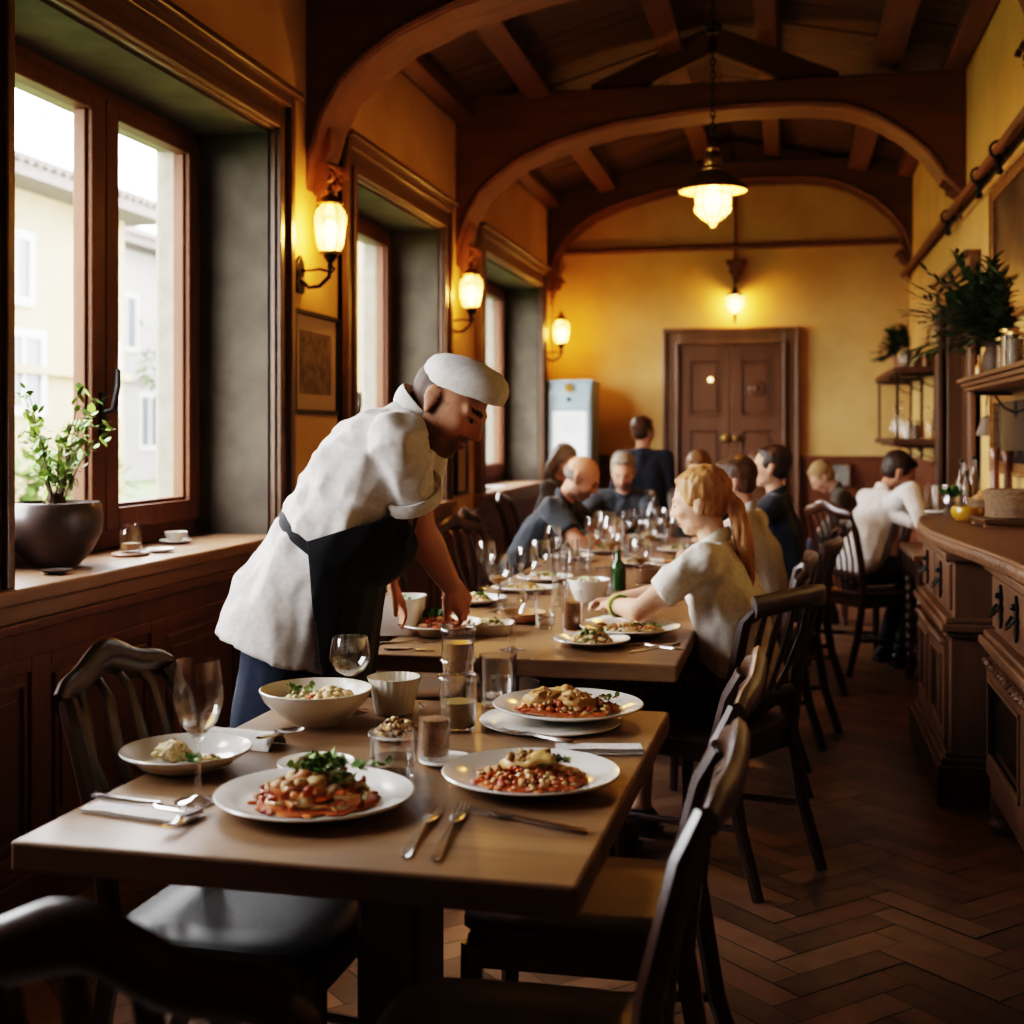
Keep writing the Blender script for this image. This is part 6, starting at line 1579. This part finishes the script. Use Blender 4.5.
    for s in shoes: so = obj('shoe', s, M['shoe'], t, smooth=60); so.data.transform(Matrix.Translation(-root))
    # apron: the front half only, tied at the waist
    A = MB()
    for g in (-1, 0, 1):
        o = Yv * g
        A.cap(waist + o * .05 + T * .10 + Fv * .012, .155, waist + o * .05 - T * .03, .158); A.cap(waist + o * .05 - T * .03, .158, q(300, 640) + o * .065 + Fv * .0, .198); A.cap(q(300, 640) + o * .065, .198, V((-1.32, YC, .52)) + o * .09, .185, flat1=True)
    A.ell(waist + T * .08 + Fv * .06, (.147, .162, .162))
    me = remesh(A, .009, 2)
    fold(me, .006, 8, (1, 1.4, .3), 15)
    import bmesh
    b = bmesh.new(); b.from_mesh(me)
    cut = lambda co, no: bmesh.ops.bisect_plane(b, geom=b.verts[:] + b.edges[:] + b.faces[:], plane_co=co, plane_no=no, clear_outer=True)
    e0, e1 = q(309, 543, YC - .19), q(320, 655, YC - .2)
    cut(e0, -(e1 - e0).cross(Yv).normalized() if (e1 - e0).cross(Yv).x > 0 else (e1 - e0).cross(Yv).normalized())
    t0, t1 = q(306, 542, YC - .18), q(380, 520, YC - .16); nn = (t1 - t0).cross(Yv).normalized(); nn = nn if nn.z > 0 else -nn; cut(t0, nn)
    b.to_mesh(me); b.free(); me.transform(Matrix.Translation(-root))
    ao = obj('apron', me, M['black'], t, smooth=180); sm = ao.modifiers.new('thick', 'SOLIDIFY'); sm.thickness = .004
    tie = MB(); n = 44; pts = []
    for k in range(n):
        th = 2 * PI * k / n; pts.append(waist - T * .004 + Fv * (.006 + .160 * math.cos(th)) + Yv * .199 * math.sin(th))
    tie.sweep(pts, [(.005, .014)] * n, 8, T, closed=True); o = obj('apron_tie', tie, M['black'], t, smooth=60); o.data.transform(Matrix.Translation(-root))
    ns = MB(); ns.sweep([waist + T * .12 + Fv * .20 - Yv * .10, q(428, 480, YC - .10), q(431, 462, YC - .09), q(428, 446, YC - .09)], (.004, .012), 8, Yv); o = obj('neck_strap', ns, M['black'], t, smooth=60); o.data.transform(Matrix.Translation(-root))
    # skullcap
    N = V((.36, -.02, .93)).normalized(); X = V((.93, -.2, -.33)); X = (X - N * X.dot(N)).normalized(); Yc = N.cross(X)
    R = Matrix((X, Yc, N)).transposed()
    cp = MB().lathe([(.096, -.006), (.100, -.008), (.103, -.002), (.105, .02), (.103, .036), (.093, .056), (.068, .072), (.034, .080), (0, .082), (0, .077), (.06, .068), (.087, .05), (.097, .032), (.099, .0), (.096, -.006)], 40, H.w(.008, 0, .052), R, sx=1.16, sy=.92)
    me = cp.mesh('skullcap'); fold(me, .0025, 22, (1, 1, 1), 8); o = obj('skullcap', me, M['whitecloth'], t, smooth=60); o.data.transform(Matrix.Translation(-root))
    return t
cook()
# ---------------------------------------------------------------- the standing man, back to us
def standing(label, x, y, deg, s):
    root = V((x, y, 0)); t = person_root(label, x, y); a = math.radians(deg); F = V((math.cos(a), math.sin(a), 0)); Lf = V((-F.y, F.x, 0))
    pel = root + Z3 * .93 * s; che = pel + Z3 * .30 * s + F * .03; nb = pel + Z3 * .52 * s + F * .06
    sh = {g: nb - Z3 * .05 * s + Lf * g * .185 * s for g in (-1, 1)}
    hf = (rotz(-.5) @ F); H = Head(nb + Z3 * .165 * s + F * .03, hf - Z3 * .15, Z3, s)
    B = MB(); H.build(B); B.cap(nb - Z3 * .05, .058 * s, H.c - Z3 * .04, .054 * s); B.cap(pel, .09 * s, che, .08 * s); B.cap(che, .08 * s, nb - Z3 * .06, .045 * s)
    S, Lg, shoes = MB(), MB(), []
    S.cap(pel - Z3 * .1 * s, .122 * s, che, .122 * s); S.cap(che, .122 * s, nb - Z3 * .08 * s, .095 * s); S.cap(nb - Z3 * .08, .07 * s, nb - Z3 * .005, .058 * s)
    for g in (-1, 1):
        o = Lf * g; S.cap(pel - Z3 * .1 * s + o * .06 * s, .125 * s, che + o * .075 * s, .125 * s); S.cap(che + o * .075 * s, .125 * s, nb - Z3 * .10 * s + o * .09 * s, .088 * s); S.cap(nb - Z3 * .03 * s + o * .03, .064 * s, sh[g], .066 * s)
        hd = pel + o * .24 * s - Z3 * .08 * s + F * .10; el, wr = ik(sh[g], hd, .29 * s, .26 * s, o * .5 - F)
        B.cap(sh[g], .05 * s, el, .042 * s); B.cap(el, .042 * s, wr, .028 * s); hand(B, wr, V((0, 0, -1)) + F * .3, o, F, s, .5)
        S.cap(sh[g], .069 * s, el, .058 * s); S.cap(el, .058 * s, wr - (wr - el).normalized() * .02, .045 * s, flat1=True)
        h0 = pel + o * .085 * s; kn = root + o * .10 * s + Z3 * .48 * s + F * .06 * g; an = root + o * .10 * s + Z3 * .085 + F * .10 * g
        B.cap(h0, .08 * s, kn, .055 * s); B.cap(kn, .055 * s, an, .04 * s); Lg.cap(h0, .105 * s, kn, .078 * s); Lg.cap(kn, .078 * s, an - Z3 * .02, .062 * s, flat1=True)
        m = MB(); m.cap(V((an.x, an.y, .045)) - F * .02, .042, V((an.x, an.y, .038)) + F * .15, .036); m.box(V((an.x, an.y, .012)) + F * .07, (.26, .08, .024), rotz(a)); shoes.append(m)
    Lg.cap(pel + Lf * .06 * s, .13 * s, pel - Lf * .06 * s, .13 * s)
    me = remesh(B, .009, 2); paint(me, lambda p: H.tint(p, (.52, .28, .19))); me.transform(Matrix.Translation(-root)); obj('body', me, M['skin'], t, smooth=180)
    cloth_obj('jacket', S, .011, M['navy'], t, root, .006, 12, (1, 1, .5), 21); cloth_obj('trousers', Lg, .012, M['denim'], t, root, .005, 14, (1, 1, .5), 4)
    for m in shoes: so = obj('shoe', m, M['shoe'], t, smooth=60); so.data.transform(Matrix.Translation(-root))
    hb = MB(); short_hair(H, hb); me = remesh(hb, .009, 2); fold(me, .004, 60, (1, 1, .2), 4); strands(me, (.05, .025, .013), (.10, .055, .03), root); me.transform(Matrix.Translation(-root)); obj('hair', me, M['hair'], t, smooth=180)
p = ony(641, 432, 9.15)
standing('man in a dark navy jacket standing with his back turned, behind the long table', p.x, p.y, 84, .855)
# ---------------------------------------------------------------- daylight, camera, exposure
w = bpy.data.worlds.new('overcast'); SC.world = w; w.use_nodes = True
bg = w.node_tree.nodes['Background']; bg.inputs['Color'].default_value = (.97, .97, 1, 1); bg.inputs['Strength'].default_value = 18
for a, b in WIN:
    l = bpy.data.lights.new('window_portal', 'AREA'); l.shape = 'RECTANGLE'; l.size = ZT - ZS + .3; l.size_y = b - a + .3; l.energy = 1; l.cycles.is_portal = True
    o = bpy.data.objects.new('window_portal', l); COL.objects.link(o); o.location = (XL - .70, (a + b) / 2, (ZS + ZT) / 2)
    o.rotation_euler = (0, -PI / 2, 0)
cam = bpy.data.cameras.new('camera'); co = bpy.data.objects.new('camera', cam); COL.objects.link(co)
co.location = (0, 0, EYE); co.rotation_euler = (PI / 2, 0, TH)
cam.sensor_width = 36; cam.lens = 36 * FPX / 1024; cam.shift_y = -(512 - 432) / 1024; cam.clip_start = .05
cam.dof.use_dof = True; cam.dof.focus_distance = 3.1; cam.dof.aperture_fstop = 3.2
SC.camera = co
SC.view_settings.view_transform = 'Filmic'; SC.view_settings.look = 'High Contrast'; SC.view_settings.exposure = 0.6
SC.cycles.use_denoising = True
SC.cycles.max_bounces = 8; SC.cycles.diffuse_bounces = 4; SC.cycles.transparent_max_bounces = 24; SC.cycles.sample_clamp_indirect = 4
SC.cycles.caustics_reflective = False; SC.cycles.caustics_refractive = False
